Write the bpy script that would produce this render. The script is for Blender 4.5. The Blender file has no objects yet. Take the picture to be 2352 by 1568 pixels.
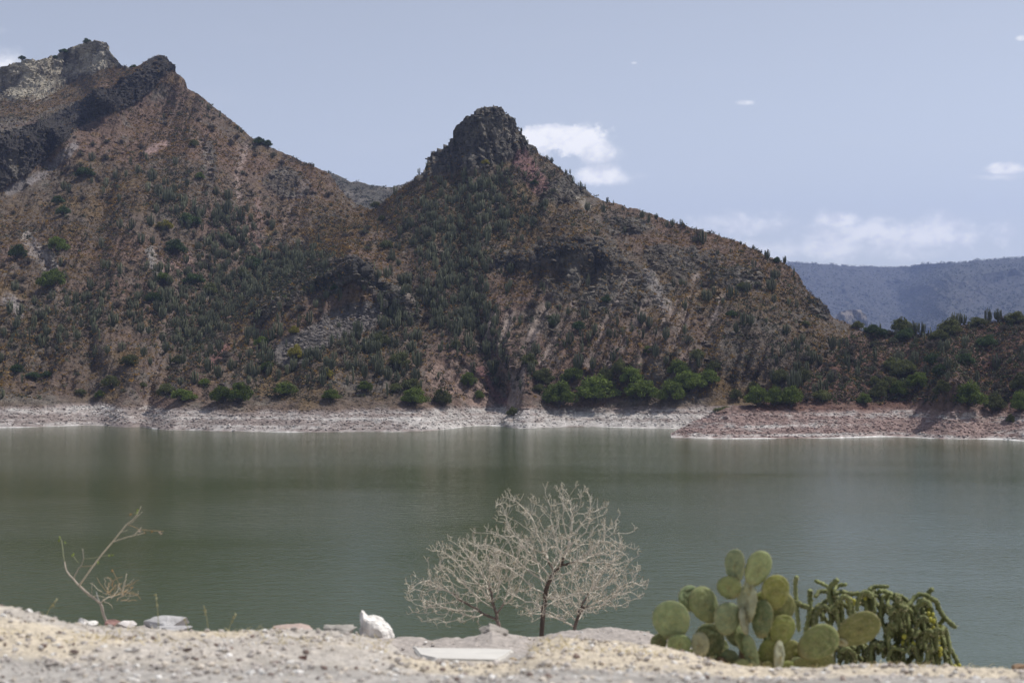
import bpy, math, random
import numpy as np
from mathutils import Vector
R = math.radians
scene = bpy.context.scene
# ------------------------------------------------------------------ camera, sun, sky, exposure
F = 3267.0                      # focal length in units of a picture 2352 wide
U0, V0, HC = 1176.0, 784.0, 20.0
cam_d = bpy.data.cameras.new('camera'); cam = bpy.data.objects.new('camera', cam_d)
scene.collection.objects.link(cam); scene.camera = cam
cam.location = (0, 0, HC); cam.rotation_euler = (R(90), 0, 0)
cam_d.sensor_width = 36; cam_d.lens = 50.0; cam_d.clip_start = 0.1; cam_d.clip_end = 30000
cam_d.dof.use_dof = True; cam_d.dof.focus_distance = 420; cam_d.dof.aperture_fstop = 2.8

SUN = Vector((0.52, 0.24, 0.92)).normalized()
sd = bpy.data.lights.new('sun', 'SUN'); sd.energy = 4.2; sd.angle = R(0.5); sd.color = (1.0, 0.955, 0.89)
so = bpy.data.objects.new('sun', sd); scene.collection.objects.link(so)
so.rotation_euler = SUN.to_track_quat('Z', 'Y').to_euler(); so.location = (200, 100, 400)

world = bpy.data.worlds.new('World'); scene.world = world; world.use_nodes = True
nt = world.node_tree; nt.nodes.clear()
def N(tree, t, **kw):
    n = tree.nodes.new(t)
    for k, v in kw.items():
        if k.startswith('i_'): n.inputs[k[2:]].default_value = v
        else: setattr(n, k, v)
    return n
def mth(tree, op, a, b=None, c=None, clamp=False):
    n = tree.nodes.new('ShaderNodeMath'); n.operation = op; n.use_clamp = clamp
    for i, x in enumerate((a, b, c)):
        if x is None: continue
        if isinstance(x, (int, float)): n.inputs[i].default_value = x
        else: tree.links.new(x, n.inputs[i])
    return n.outputs[0]
def sstep(tree, x, a, b):
    n = tree.nodes.new('ShaderNodeMapRange'); n.interpolation_type = 'SMOOTHSTEP'
    tree.links.new(x, n.inputs[0]); n.inputs[1].default_value = a; n.inputs[2].default_value = b
    return n.outputs[0]
def mixc(tree, fac, a, b, typ='MIX'):
    n = tree.nodes.new('ShaderNodeMix'); n.data_type = 'RGBA'; n.blend_type = typ
    for i, x in ((0, fac), (6, a), (7, b)):
        if isinstance(x, (int, float)): n.inputs[i].default_value = x
        elif isinstance(x, tuple): n.inputs[i].default_value = (*x, 1)
        else: tree.links.new(x, n.inputs[i])
    return n.outputs[2]
sky = N(nt, 'ShaderNodeTexSky', sky_type='NISHITA', sun_disc=False, sun_elevation=math.asin(SUN.z),
        sun_rotation=math.atan2(SUN.x, SUN.y), altitude=1800, air_density=1.0, dust_density=1.2, ozone_density=2.5)
tc = N(nt, 'ShaderNodeTexCoord')
sep = N(nt, 'ShaderNodeSeparateXYZ'); nt.links.new(tc.outputs['Generated'], sep.inputs[0])
yy = mth(nt, 'MAXIMUM', sep.outputs[1], 0.02)
aa = mth(nt, 'DIVIDE', sep.outputs[0], yy); bb = mth(nt, 'DIVIDE', sep.outputs[2], yy)
comb = N(nt, 'ShaderNodeCombineXYZ'); nt.links.new(aa, comb.inputs[0]); nt.links.new(bb, comb.inputs[1])
def wnoise(scale, detail, rough, sx=1, sy=1, off=0):
    m = N(nt, 'ShaderNodeMapping'); nt.links.new(comb.outputs[0], m.inputs[0])
    m.inputs['Scale'].default_value = (sx, sy, 1); m.inputs['Location'].default_value = (off, off * .7, off * .3)
    n = N(nt, 'ShaderNodeTexNoise'); nt.links.new(m.outputs[0], n.inputs[0])
    n.inputs['Scale'].default_value = scale; n.inputs['Detail'].default_value = detail; n.inputs['Roughness'].default_value = rough
    return n.outputs[0]
n_big = wnoise(38, 7, .58, 1, 1.25); n_fine = wnoise(120, 5, .6, 1, 1.2, 3.3); n_st = wnoise(9, 6, .6, 1, 4.5, 7.1)
n_sh = wnoise(45, 4, .55, 1, 1.4, 11.7)
def cloud(u, v, ru, rv, soft, amp, dens, flat=1.0):
    """an ellipse in direction space, roughened with noise; flatter below"""
    ca, cb = (u - U0) / F, (V0 - v) / F
    x = mth(nt, 'DIVIDE', mth(nt, 'SUBTRACT', aa, ca), ru / F)
    y0 = mth(nt, 'SUBTRACT', bb, cb)
    up = mth(nt, 'MAXIMUM', mth(nt, 'DIVIDE', y0, rv / F), 0.0)
    dn = mth(nt, 'MAXIMUM', mth(nt, 'DIVIDE', y0, -rv / F * flat), 0.0)
    y = mth(nt, 'ADD', up, dn)
    r = mth(nt, 'SQRT', mth(nt, 'ADD', mth(nt, 'MULTIPLY', x, x), mth(nt, 'MULTIPLY', y, y)))
    nz = mth(nt, 'ADD', mth(nt, 'MULTIPLY', mth(nt, 'SUBTRACT', n_big, .5), amp), mth(nt, 'MULTIPLY', mth(nt, 'SUBTRACT', n_fine, .5), amp * .35))
    d = mth(nt, 'ADD', mth(nt, 'SUBTRACT', 1.0, r), nz)
    return mth(nt, 'MULTIPLY', sstep(nt, d, 0.0, soft), dens)
cl = [cloud(1248, 322, 70, 42, .34, 1.6, 1), cloud(1310, 322, 92, 50, .34, 1.6, 1), cloud(1362, 345, 68, 44, .6, 1.7, .97), cloud(1385, 352, 56, 36, 1.1, 1.8, .7), cloud(1260, 300, 30, 20, .4, 1.5, 1),
      cloud(1380, 402, 76, 34, .6, 1.5, 1, .8), cloud(1420, 408, 66, 24, .9, 1.6, .8), cloud(1710, 236, 27, 9, .7, 1.2, .7), cloud(1457, 145, 9, 4, .8, 1.2, .5),
      cloud(2300, 392, 62, 24, .6, 1.3, .9, .5), cloud(2290, 407, 95, 12, .9, 1.5, .6), cloud(2346, 88, 18, 9, .8, 1.2, .7),
      cloud(1700, 520, 150, 40, .9, 2.2, .8), cloud(1925, 508, 76, 34, .7, 1.8, .9, .5), cloud(2060, 540, 340, 55, 1.0, 2.6, .85), cloud(1880, 572, 460, 46, 1.1, 2.4, .75), cloud(2180, 520, 110, 30, .9, 2.0, .7),
      cloud(0, 145, 105, 46, 1.2, 1.6, .9), cloud(-40, 70, 60, 16, 1.2, 1.6, .4)]
m = cl[0]
for c in cl[1:]: m = mth(nt, 'MAXIMUM', m, c)
wisp = mth(nt, 'MULTIPLY', mth(nt, 'MULTIPLY', sstep(nt, n_st, .5, .85), sstep(nt, bb, .30, .02)), .26)
skc = mixc(nt, 1.0, sky.outputs[0], (1.0, .985, 1.005), 'MULTIPLY')
hs = N(nt, 'ShaderNodeHueSaturation', i_Saturation=.39, i_Value=1.0); nt.links.new(skc, hs.inputs['Color'])
skc = mixc(nt, wisp, hs.outputs[0], (6.2, 6.4, 6.8))
skc = mixc(nt, mth(nt, 'MULTIPLY', sstep(nt, bb, .20, -.01), .55), skc, (5.55, 5.75, 6.15))
shade = mixc(nt, sstep(nt, n_sh, .42, .66), (9.8, 9.7, 9.7), (7.0, 7.2, 7.7))
fin = mixc(nt, m, skc, shade)
bg = N(nt, 'ShaderNodeBackground', i_Strength=0.122); nt.links.new(fin, bg.inputs[0])
wo = N(nt, 'ShaderNodeOutputWorld'); nt.links.new(bg.outputs[0], wo.inputs[0])
vs = scene.view_settings; vs.view_transform = 'Standard'; vs.look = 'None'; vs.gamma = 1; vs.exposure = 0.0
scene.cycles.use_denoising = True
scene.cycles.max_bounces = 6; scene.cycles.volume_bounces = 1; scene.cycles.caustics_reflective = False; scene.cycles.caustics_refractive = False

# ------------------------------------------------------------------ numpy helpers
rng = np.random.default_rng(7); random.seed(7)
def _h(ix, iy, iz):
    n = (ix * 374761393 + iy * 668265263 + iz * 2147483647 + 1274126177) & 0xFFFFFFFF
    n = ((n ^ (n >> 13)) * 1274126177) & 0xFFFFFFFF
    n = ((n ^ (n >> 16)) * 2246822519) & 0xFFFFFFFF
    return ((n ^ (n >> 15)) & 0xFFFFFF) / float(0xFFFFFF)
def vnoise(x, y, z=None):
    x = np.asarray(x, float); y = np.asarray(y, float); z = np.zeros_like(x) if z is None else np.asarray(z, float)
    ix, iy, iz = np.floor(x).astype(np.int64), np.floor(y).astype(np.int64), np.floor(z).astype(np.int64)
    fx, fy, fz = x - ix, y - iy, z - iz
    fx, fy, fz = [t * t * t * (t * (t * 6 - 15) + 10) for t in (fx, fy, fz)]
    r = 0
    for dx in (0, 1):
        for dy in (0, 1):
            for dz in (0, 1):
                w = (fx if dx else 1 - fx) * (fy if dy else 1 - fy) * (fz if dz else 1 - fz)
                r = r + w * _h(ix + dx, iy + dy, iz + dz)
    return r * 2 - 1
def fbm(x, y, z=None, o=5, g=.5, ridge=False):
    a, s, t = 1.0, 0.0, 0.0
    for i in range(o):
        n = vnoise(x, y, z)
        if ridge: n = 1 - 2 * np.abs(n)
        s = s + a * n; t += a; a *= g
        x, y = x * 2.03 + 17.3, y * 2.03 + 5.1
        if z is not None: z = z * 2.03 + 9.7
    return s / t
def smooth(x, a, b):
    t = np.clip((x - a) / (b - a), 0, 1); return t * t * (3 - 2 * t)
def pl(pts, u):
    p = np.array(pts, float); return np.interp(u, p[:, 0], p[:, 1])
def seg_dist(U, V, pts):
    """distance to a polyline and the place along it (0-1)"""
    best = np.full(U.shape, 1e9)
    for (x0, y0), (x1, y1) in zip(pts[:-1], pts[1:]):
        dx, dy = x1 - x0, y1 - y0
        t = np.clip(((U - x0) * dx + (V - y0) * dy) / (dx * dx + dy * dy), 0, 1)
        best = np.minimum(best, np.hypot(U - x0 - t * dx, V - y0 - t * dy))
    return best
C = scene.collection
def np_mesh(name, co, quads=None, tris=None, mat=None, col=None, smooth_sh=False, parent=None):
    me = bpy.data.meshes.new(name)
    co = np.asarray(co, np.float32); nq = 0 if quads is None else len(quads); ntr = 0 if tris is None else len(tris)
    me.vertices.add(len(co)); me.vertices.foreach_set('co', co.ravel())
    li = np.concatenate([np.asarray(a, np.int32).ravel() for a in (quads, tris) if a is not None and len(a)])
    tot = np.concatenate([np.full(nq, 4, np.int32), np.full(ntr, 3, np.int32)])
    st = np.concatenate([[0], np.cumsum(tot)[:-1]]).astype(np.int32)
    me.loops.add(len(li)); me.loops.foreach_set('vertex_index', li)
    me.polygons.add(len(tot)); me.polygons.foreach_set('loop_start', st); me.polygons.foreach_set('loop_total', tot)
    me.polygons.foreach_set('use_smooth', np.full(len(tot), smooth_sh, bool))
    me.update(calc_edges=True)
    if col is not None:
        at = me.color_attributes.new('Col', 'FLOAT_COLOR', 'POINT')
        c4 = np.ones((len(co), 4), np.float32); c4[:, :3] = col; at.data.foreach_set('color', c4.ravel())
    if mat: me.materials.append(mat)
    o = bpy.data.objects.new(name, me); C.objects.link(o)
    if parent: o.parent = parent
    return o
def tag(o, label=None, cat=None, group=None, kind=None):
    if label: o['label'] = label
    if cat: o['category'] = cat
    if group: o['group'] = group
    if kind: o['kind'] = kind
    return o
def empty(name, loc, label, cat, group=None):
    o = bpy.data.objects.new(name, None); C.objects.link(o); o.location = loc; o.empty_display_size = .2
    return tag(o, label, cat, group)
class MB:
    """collects shapes with a colour per vertex"""
    def __init__(s): s.v, s.q, s.t, s.c, s.n = [], [], [], [], 0
    def add(s, v, q=None, t=None, c=(.5, .5, .5)):
        v = np.asarray(v, float)
        s.v.append(v); s.c.append(np.broadcast_to(np.asarray(c, float), (len(v), 3)))
        if q is not None and len(q): s.q.append(np.asarray(q) + s.n)
        if t is not None and len(t): s.t.append(np.asarray(t) + s.n)
        s.n += len(v)
    def arrays(s):
        return (np.concatenate(s.v), np.concatenate(s.q) if s.q else None, np.concatenate(s.t) if s.t else None, np.concatenate(s.c))
    def build(s, name, mat, parent=None, sm=False):
        v, q, t, c = s.arrays(); return np_mesh(name, v, q, t, mat, c, sm, parent)
def tube(mb, pts, rad, sides=5, c=(.5, .5, .5), bump=None, cap=True):
    pts = np.asarray(pts, float); n = len(pts); rad = np.broadcast_to(np.asarray(rad, float), (n,))
    tg = np.gradient(pts, axis=0); tg /= np.linalg.norm(tg, axis=1)[:, None] + 1e-9
    ref = np.array([0.31, 0.95, 0.07]) if abs(tg[:, 2]).mean() > .6 else np.array([0.05, 0.1, 1.0])
    a = np.cross(tg, ref); a /= np.linalg.norm(a, axis=1)[:, None] + 1e-9; b = np.cross(tg, a)
    th = np.arange(sides) * 2 * math.pi / sides
    rr = rad[:, None] * np.ones((n, sides))
    if bump is not None: rr = rr * bump(np.arange(n)[:, None], th[None, :])
    ring = pts[:, None, :] + rr[..., None] * (np.cos(th)[None, :, None] * a[:, None, :] + np.sin(th)[None, :, None] * b[:, None, :])
    v = ring.reshape(-1, 3); i = np.arange(n - 1)[:, None] * sides; j = np.arange(sides)[None, :]; k = (j + 1) % sides
    q = np.stack([i + j, i + k, i + sides + k, i + sides + j], -1).reshape(-1, 4)
    t = None
    if cap:
        v = np.concatenate([v, (pts[-1] + tg[-1] * rad[-1])[None], (pts[0])[None]]); e = (n - 1) * sides; m_ = n * sides
        jj = np.arange(sides); kk = (jj + 1) % sides
        t = np.concatenate([np.stack([e + jj, e + kk, np.full(sides, m_)], -1), np.stack([kk, jj, np.full(sides, m_ + 1)], -1)])
    mb.add(v, q, t, c)
def ico(rough=.25, sub=1, seed=0):
    import bmesh
    bm = bmesh.new(); bmesh.ops.create_icosphere(bm, subdivisions=sub, radius=1)
    v = np.array([x.co[:] for x in bm.verts]); t = np.array([[y.index for y in f.verts] for f in bm.faces]); bm.free()
    return v, t
def scatter_mesh(tmpl, P, S, Yaw, colmul=None, tilt=None):
    """stack copies of one template (v,q,t,c) at points P into arrays"""
    v, q, t, c = tmpl; n, m_ = len(P), len(v)
    cy, sy = np.cos(Yaw), np.sin(Yaw); S = np.asarray(S); S3 = S if S.ndim == 2 else np.stack([S, S, S], -1)
    vv = v[None] * S3[:, None, :]
    x = vv[..., 0] * cy[:, None] - vv[..., 1] * sy[:, None]; y = vv[..., 0] * sy[:, None] + vv[..., 1] * cy[:, None]
    out = np.stack([x, y, vv[..., 2]], -1) + P[:, None, :]
    off = (np.arange(n) * m_)[:, None, None]
    Q = None if q is None else (q[None] + off).reshape(-1, 4); T = None if t is None else (t[None] + off).reshape(-1, 3)
    cc = np.broadcast_to(c[None], (n, m_, 3)).copy()
    if colmul is not None: cc = cc * colmul[:, None, :]
    return out.reshape(-1, 3), Q, T, cc.reshape(-1, 3)
def join_arrays(lst):
    V, Q, T, Cc, n = [], [], [], [], 0
    for v, q, t, c in lst:
        V.append(v); Cc.append(c)
        if q is not None: Q.append(q + n)
        if t is not None: T.append(t + n)
        n += len(v)
    return np.concatenate(V), np.concatenate(Q) if Q else None, np.concatenate(T) if T else None, np.concatenate(Cc)

# ------------------------------------------------------------------ materials
def mat_attr(name, rough=.9, var=.25, nscale=.5, bump=0., bscale=1., trans=0., rnd=0., spec=.2, det=5):
    m_ = bpy.data.materials.new(name); m_.use_nodes = True; t = m_.node_tree; b = t.nodes['Principled BSDF']
    at = N(t, 'ShaderNodeAttribute', attribute_name='Col'); geo = N(t, 'ShaderNodeNewGeometry')
    nz = N(t, 'ShaderNodeTexNoise'); t.links.new(geo.outputs['Position'], nz.inputs[0])
    nz.inputs['Scale'].default_value = nscale; nz.inputs['Detail'].default_value = det; nz.inputs['Roughness'].default_value = .65
    mr = N(t, 'ShaderNodeMapRange'); t.links.new(nz.outputs[0], mr.inputs[0])
    mr.inputs[1].default_value = .3; mr.inputs[2].default_value = .7; mr.inputs[3].default_value = 1 - var; mr.inputs[4].default_value = 1 + var
    f = mr.outputs[0]
    if rnd:
        oi = N(t, 'ShaderNodeObjectInfo'); r2 = N(t, 'ShaderNodeMapRange'); t.links.new(oi.outputs['Random'], r2.inputs[0])
        r2.inputs[3].default_value = 1 - rnd; r2.inputs[4].default_value = 1 + rnd; f = mth(t, 'MULTIPLY', f, r2.outputs[0])
    vm = N(t, 'ShaderNodeVectorMath', operation='SCALE'); t.links.new(at.outputs['Color'], vm.inputs[0]); t.links.new(f, vm.inputs['Scale'])
    t.links.new(vm.outputs[0], b.inputs['Base Color'])
    b.inputs['Roughness'].default_value = rough; b.inputs['Specular IOR Level'].default_value = spec
    if bump:
        n2 = N(t, 'ShaderNodeTexNoise'); t.links.new(geo.outputs['Position'], n2.inputs[0])
        n2.inputs['Scale'].default_value = bscale; n2.inputs['Detail'].default_value = 6; n2.inputs['Roughness'].default_value = .7
        bp = N(t, 'ShaderNodeBump', i_Strength=.9, i_Distance=bump); t.links.new(n2.outputs[0], bp.inputs['Height']); t.links.new(bp.outputs[0], b.inputs['Normal'])
        if name.startswith('hillside'):
            sz = N(t, 'ShaderNodeSeparateXYZ'); t.links.new(geo.outputs['Position'], sz.inputs[0]); t.links.new(mth(t, 'ADD', .25, mth(t, 'MULTIPLY', sstep(t, sz.outputs[2], 3.5, 7.0), .65)), bp.inputs['Strength'])
    if trans:
        tr = N(t, 'ShaderNodeBsdfTranslucent'); t.links.new(vm.outputs[0], tr.inputs[0]); mx = N(t, 'ShaderNodeMixShader', i_Fac=trans)
        t.links.new(b.outputs[0], mx.inputs[1]); t.links.new(tr.outputs[0], mx.inputs[2]); t.links.new(mx.outputs[0], t.nodes['Material Output'].inputs[0])
    return m_
M_terr = mat_attr('hillside_soil_and_rock', var=.5, nscale=.6, bump=1.1, bscale=.8, det=8)
M_far = mat_attr('far_hillside', var=.25, nscale=.02, bump=4, bscale=.02, det=8)
M_near = mat_attr('roadside_gravel_soil', var=.22, nscale=16, bump=.012, bscale=38, det=8)
M_veg = mat_attr('dry_scrub', var=.25, nscale=.2, trans=.12)
M_leaf = mat_attr('tree_leaves', var=.25, nscale=.5, trans=.25, rnd=.22)
M_cact = mat_attr('column_cactus_skin', var=.2, nscale=1.2, rough=.6, rnd=.15)
M_bark = mat_attr('bark', var=.25, nscale=5)
M_twig = mat_attr('dry_twigs', var=.25, nscale=25, rough=.8)
M_rock = mat_attr('rock', var=.25, nscale=9, bump=.02, bscale=16)
M_stone = mat_attr('small_stones', var=.25, nscale=2)
M_conc = mat_attr('worn_concrete', var=.1, nscale=5, bump=.003, bscale=60)
M_pad = mat_attr('prickly_pear_skin', var=.2, nscale=22, rough=.78, bump=.006, bscale=42, trans=.1)
M_chol = mat_attr('cholla_skin', var=.3, nscale=40, rough=.7)
M_fruit = mat_attr('yellow_fruit', var=.15, nscale=30, rough=.5)

# ------------------------------------------------------------------ far-shore hills as sheets with real depth
def rbf(pts):
    p = np.array(pts, float); X = p[:, :2] / 400.0; n = len(p)
    def K(r): return np.where(r > 1e-9, r * r * np.log(np.maximum(r, 1e-9)), 0)
    A = np.zeros((n + 3, n + 3)); A[:n, :n] = K(np.linalg.norm(X[:, None] - X[None], axis=2)) + np.eye(n) * 1e-3
    A[:n, n] = 1; A[:n, n + 1:n + 3] = X; A[n:, :n] = A[:n, n:].T
    w = np.linalg.solve(A, np.concatenate([p[:, 2], [0, 0, 0]]))
    def f(U, V):
        U, V = U / 400.0, V / 400.0; r = w[n] + w[n + 1] * U + w[n + 2] * V
        for i in range(n): r = r + w[i] * K(np.hypot(U - X[i, 0], V - X[i, 1]))
        return r
    return f
class Sheet: pass
def place3(U, V, D): return np.stack([(U - U0) / F * D, D, HC + (V0 - V) / F * D], -1)
def make_sheet(u0, u1, du, rows, vbot, vtop, dfun, rockfun, disp, slope_back=.75, nback=10):
    us = np.arange(u0, u1 + du, du); ns = len(us)
    s = np.linspace(0, 1, rows)[:, None]
    vb, vt = vbot(us)[None], vtop(us)[None]
    Ug = np.broadcast_to(us[None], (rows, ns)).copy(); Vg = vb + (vt - vb) * s
    D = dfun(Ug, Vg)
    D = np.maximum.accumulate(D + np.arange(rows)[:, None] * .01, axis=0)
    P = place3(Ug, Vg, D)
    rock = rockfun(Ug, Vg, P)
    # small underwater skirt and a real back slope
    gu = np.gradient(P, axis=1); gv = np.gradient(P, axis=0); Nn = np.cross(gu, gv); Nn /= np.linalg.norm(Nn, axis=2)[..., None] + 1e-9
    dd = disp(Ug, Vg, P, rock)
    P2 = P + Nn * dd[..., None]
    sh = Sheet(); sh.us, sh.vb, sh.vt, sh.rows, sh.P, sh.U, sh.V, sh.rock, sh.N = us, vb[0], vt[0], rows, P2, Ug, Vg, rock, Nn
    top = P2[-1]; back = []
    for k in range(1, nback + 1):
        dist = 3.0 * k ** 1.7
        b_ = top.copy(); b_[:, 1] += dist; b_[:, 0] += dist * top[:, 0] / top[:, 1]; b_[:, 2] = np.maximum(top[:, 2] - dist * slope_back * smooth(np.full(ns, dist), 0, 14), -6)
        b_[:, 2] += 1.2 * vnoise(b_[:, 0] * .1, b_[:, 1] * .1); back.append(b_)
    bot = P2[0].copy(); bot[:, 2] -= 6; bot[:, 1] -= 12
    sh.full = np.concatenate([bot[None], P2, np.array(back)]); sh.nb = nback
    return sh
def sheet_object(sh, col, name, label, cat, mat):
    full = sh.full; nr, nc = full.shape[:2]
    cfull = np.concatenate([col[:1], col, np.repeat(col[-1:], sh.nb, 0)])
    i = np.arange(nr - 1)[:, None] * nc; j = np.arange(nc - 1)[None]
    q = np.stack([i + j, i + j + 1, i + nc + j + 1, i + nc + j], -1).reshape(-1, 4)
    o = np_mesh(name, full.reshape(-1, 3), q, None, mat, cfull.reshape(-1, 3), False)
    return tag(o, label, cat, None, 'structure')
def sheet_at(sh, u, v):
    j = int(np.clip(round((u - sh.us[0]) / (sh.us[1] - sh.us[0])), 0, len(sh.us) - 1))
    s = (v - sh.vb[j]) / (sh.vt[j] - sh.vb[j]); i = int(np.clip(round(s * (sh.rows - 1)), 0, sh.rows - 1))
    return sh.P[i, j], i, j
def sheet_sample(sh, dens, n):
    """points spread by ground area times a density field"""
    P = sh.P; a = np.linalg.norm(np.cross(P[:-1, 1:] - P[:-1, :-1], P[1:, :-1] - P[:-1, :-1]), axis=2)
    w = (np.minimum(a, np.percentile(a, 97)) * dens[:-1, :-1]).ravel(); cdf = np.cumsum(w); cdf /= cdf[-1]
    k = np.searchsorted(cdf, rng.random(n)); i, j = np.unravel_index(np.minimum(k, len(w) - 1), a.shape)
    fx, fy = rng.random(n)[:, None], rng.random(n)[:, None]
    p = (P[i, j] * (1 - fx) + P[i, j + 1] * fx) * (1 - fy) + (P[i + 1, j] * (1 - fx) + P[i + 1, j + 1] * fx) * fy
    return p, i, j
# --- the two joined hills across the water
shoreAB = [(-400, 984), (0, 982), (100, 980), (300, 974), (324, 970), (334, 976), (350, 982), (400, 987), (480, 990), (700, 992), (850, 991), (1000, 988), (1100, 983), (1160, 976), (1200, 979), (1400, 981), (1530, 984), (2700, 984)]
silAB = [(-400, 300), (-200, 235), (-60, 175), (0, 158), (45, 148), (90, 138), (140, 120), (185, 100), (205, 95), (218, 98), (228, 97), (246, 98), (254, 112), (262, 130), (282, 153), (305, 156), (325, 148), (345, 135), (368, 131), (380, 132), (388, 142), (400, 152), (406, 168), (424, 182), (430, 202), (450, 213), (470, 228), (500, 252), (540, 283), (560, 300), (580, 318), (620, 338), (660, 356), (700, 372), (740, 390), (758, 400), (776, 428), (798, 456), (828, 474), (852, 482), (866, 477), (884, 460), (906, 440), (930, 424), (960, 410), (978, 392), (984, 372), (1003, 352), (1030, 335), (1048, 318), (1054, 296), (1066, 278), (1088, 268), (1108, 252), (1126, 248), (1145, 250), (1156, 262), (1176, 278), (1186, 298), (1206, 318), (1214, 336), (1240, 354), (1270, 372), (1300, 398), (1322, 424), (1340, 437), (1380, 458), (1440, 478), (1500, 492), (1560, 516), (1600, 526), (1660, 545), (1700, 557), (1760, 588), (1800, 603), (1828, 628), (1850, 658), (1872, 690), (1896, 716), (1915, 732), (1950, 746), (2000, 770), (2100, 800), (2700, 830)]
cp = []
for u in range(-400, 2701, 155):
    v = pl(shoreAB, u); d0 = HC * F / (v - V0); cp += [(u, v, d0), (u, 935, d0 + 12)]
def K_(v, d0=329., s=.577): k = (V0 - v) / F; return (HC + s * d0) / (s - k)
# left mountain
cp += [(0, 784, 378), (150, 784, 376), (250, 800, 372), (0, 650, 415), (150, 650, 416), (300, 650, 418), (0, 520, 462), (150, 480, 480), (300, 480, 474), (420, 520, 468), (0, 440, 492), (100, 370, 520), (220, 278, 560), (300, 241, 583), (350, 212, 597), (395, 165, 606),
       (0, 312, 509), (100, 282, 536), (220, 214, 573), (300, 173, 597), (342, 143, 608), (378, 131, 613), (0, 282, 600), (100, 256, 635), (200, 205, 660), (285, 160, 664), (0, 230, 690), (100, 190, 705), (200, 160, 706), (0, 160, 700), (100, 136, 715), (210, 97, 716), (262, 130, 700),
       (-300, 784, 378), (-300, 550, 450), (-300, 350, 560), (-300, 250, 640), (430, 205, 600), (500, 255, 596), (580, 320, 588), (700, 372, 572), (760, 400, 568), (450, 330, 545), (520, 420, 520), (640, 430, 545), (600, 520, 496), (700, 470, 528), (780, 470, 545), (820, 478, 556)]
# gully between the hills
cp += [(330, 950, 338), (360, 880, 356), (420, 790, 388), (500, 700, 426), (600, 620, 462), (700, 560, 484), (790, 505, 506), (856, 480, 532)]
# spur with the crag, central hill
cp += [(480, 880, 350), (620, 820, 362), (650, 700, 398), (740, 620, 418), (810, 600, 402), (860, 660, 392), (950, 705, 393), (800, 720, 384), (900, 800, 362), (740, 800, 362), (640, 890, 344), (700, 590, 450), (800, 545, 452), (900, 490, 480), (980, 640, 402), (880, 560, 445),
       (930, 425, 500), (980, 402, 484), (1040, 402, 474), (1130, 395, 462), (1210, 380, 468), (1060, 285, 490), (1125, 250, 484), (1180, 285, 486), (1210, 330, 480), (990, 372, 497), (1050, 480, 444), (1150, 500, 440), (1050, 570, 424), (1060, 700, 388), (1100, 784, 368), (1180, 870, 352), (1250, 560, 424), (1250, 450, 452), (1340, 437, 470)]
cp += [(1400, 540, 436), (1330, 640, 398), (1330, 545, 414), (1420, 620, 404), (1500, 500, 470), (1500, 600, 418), (1450, 720, 378), (1350, 784, 362), (1520, 820, 350), (1600, 530, 456), (1650, 640, 402), (1700, 560, 446), (1640, 760, 364), (1800, 604, 428), (1780, 700, 384), (1850, 660, 418), (1900, 720, 404), (1860, 784, 362), (1950, 750, 396), (2100, 800, 372), (2500, 830, 365), (1200, 600, 410), (1170, 950, 338)]
fAB = rbf(cp)
crag = [(600, 700), (680, 640), (760, 615), (812, 600), (850, 628), (905, 668), (950, 700)]
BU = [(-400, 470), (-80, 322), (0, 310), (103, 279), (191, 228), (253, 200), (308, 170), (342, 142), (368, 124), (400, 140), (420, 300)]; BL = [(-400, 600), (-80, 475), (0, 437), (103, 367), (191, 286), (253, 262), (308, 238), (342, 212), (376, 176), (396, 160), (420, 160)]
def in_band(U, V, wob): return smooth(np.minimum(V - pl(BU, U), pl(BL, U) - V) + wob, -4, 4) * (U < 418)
darkband = [(-80, 470), (0, 408), (90, 355), (170, 300), (235, 245), (300, 198), (350, 150), (385, 140)]
RIDGES = [([(600, 705), (690, 662), (760, 628), (806, 603), (826, 597), (860, 622), (905, 662), (955, 704)], 15, 70), ([(1240, 577), (1300, 548), (1353, 533), (1372, 556), (1395, 585), (1424, 620)], 11, 42), ([(1388, 512), (1415, 501), (1430, 515), (1450, 512), (1478, 534)], 6, 16), ([(1112, 592), (1160, 578), (1212, 576), (1240, 602)], 6, 20), ([(1600, 640), (1680, 618), (1760, 650)], 4, 20), ([(640, 408), (670, 396), (712, 440)], 5, 30)]
darkband2 = [(-60, 300), (60, 280), (150, 262)]
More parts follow.
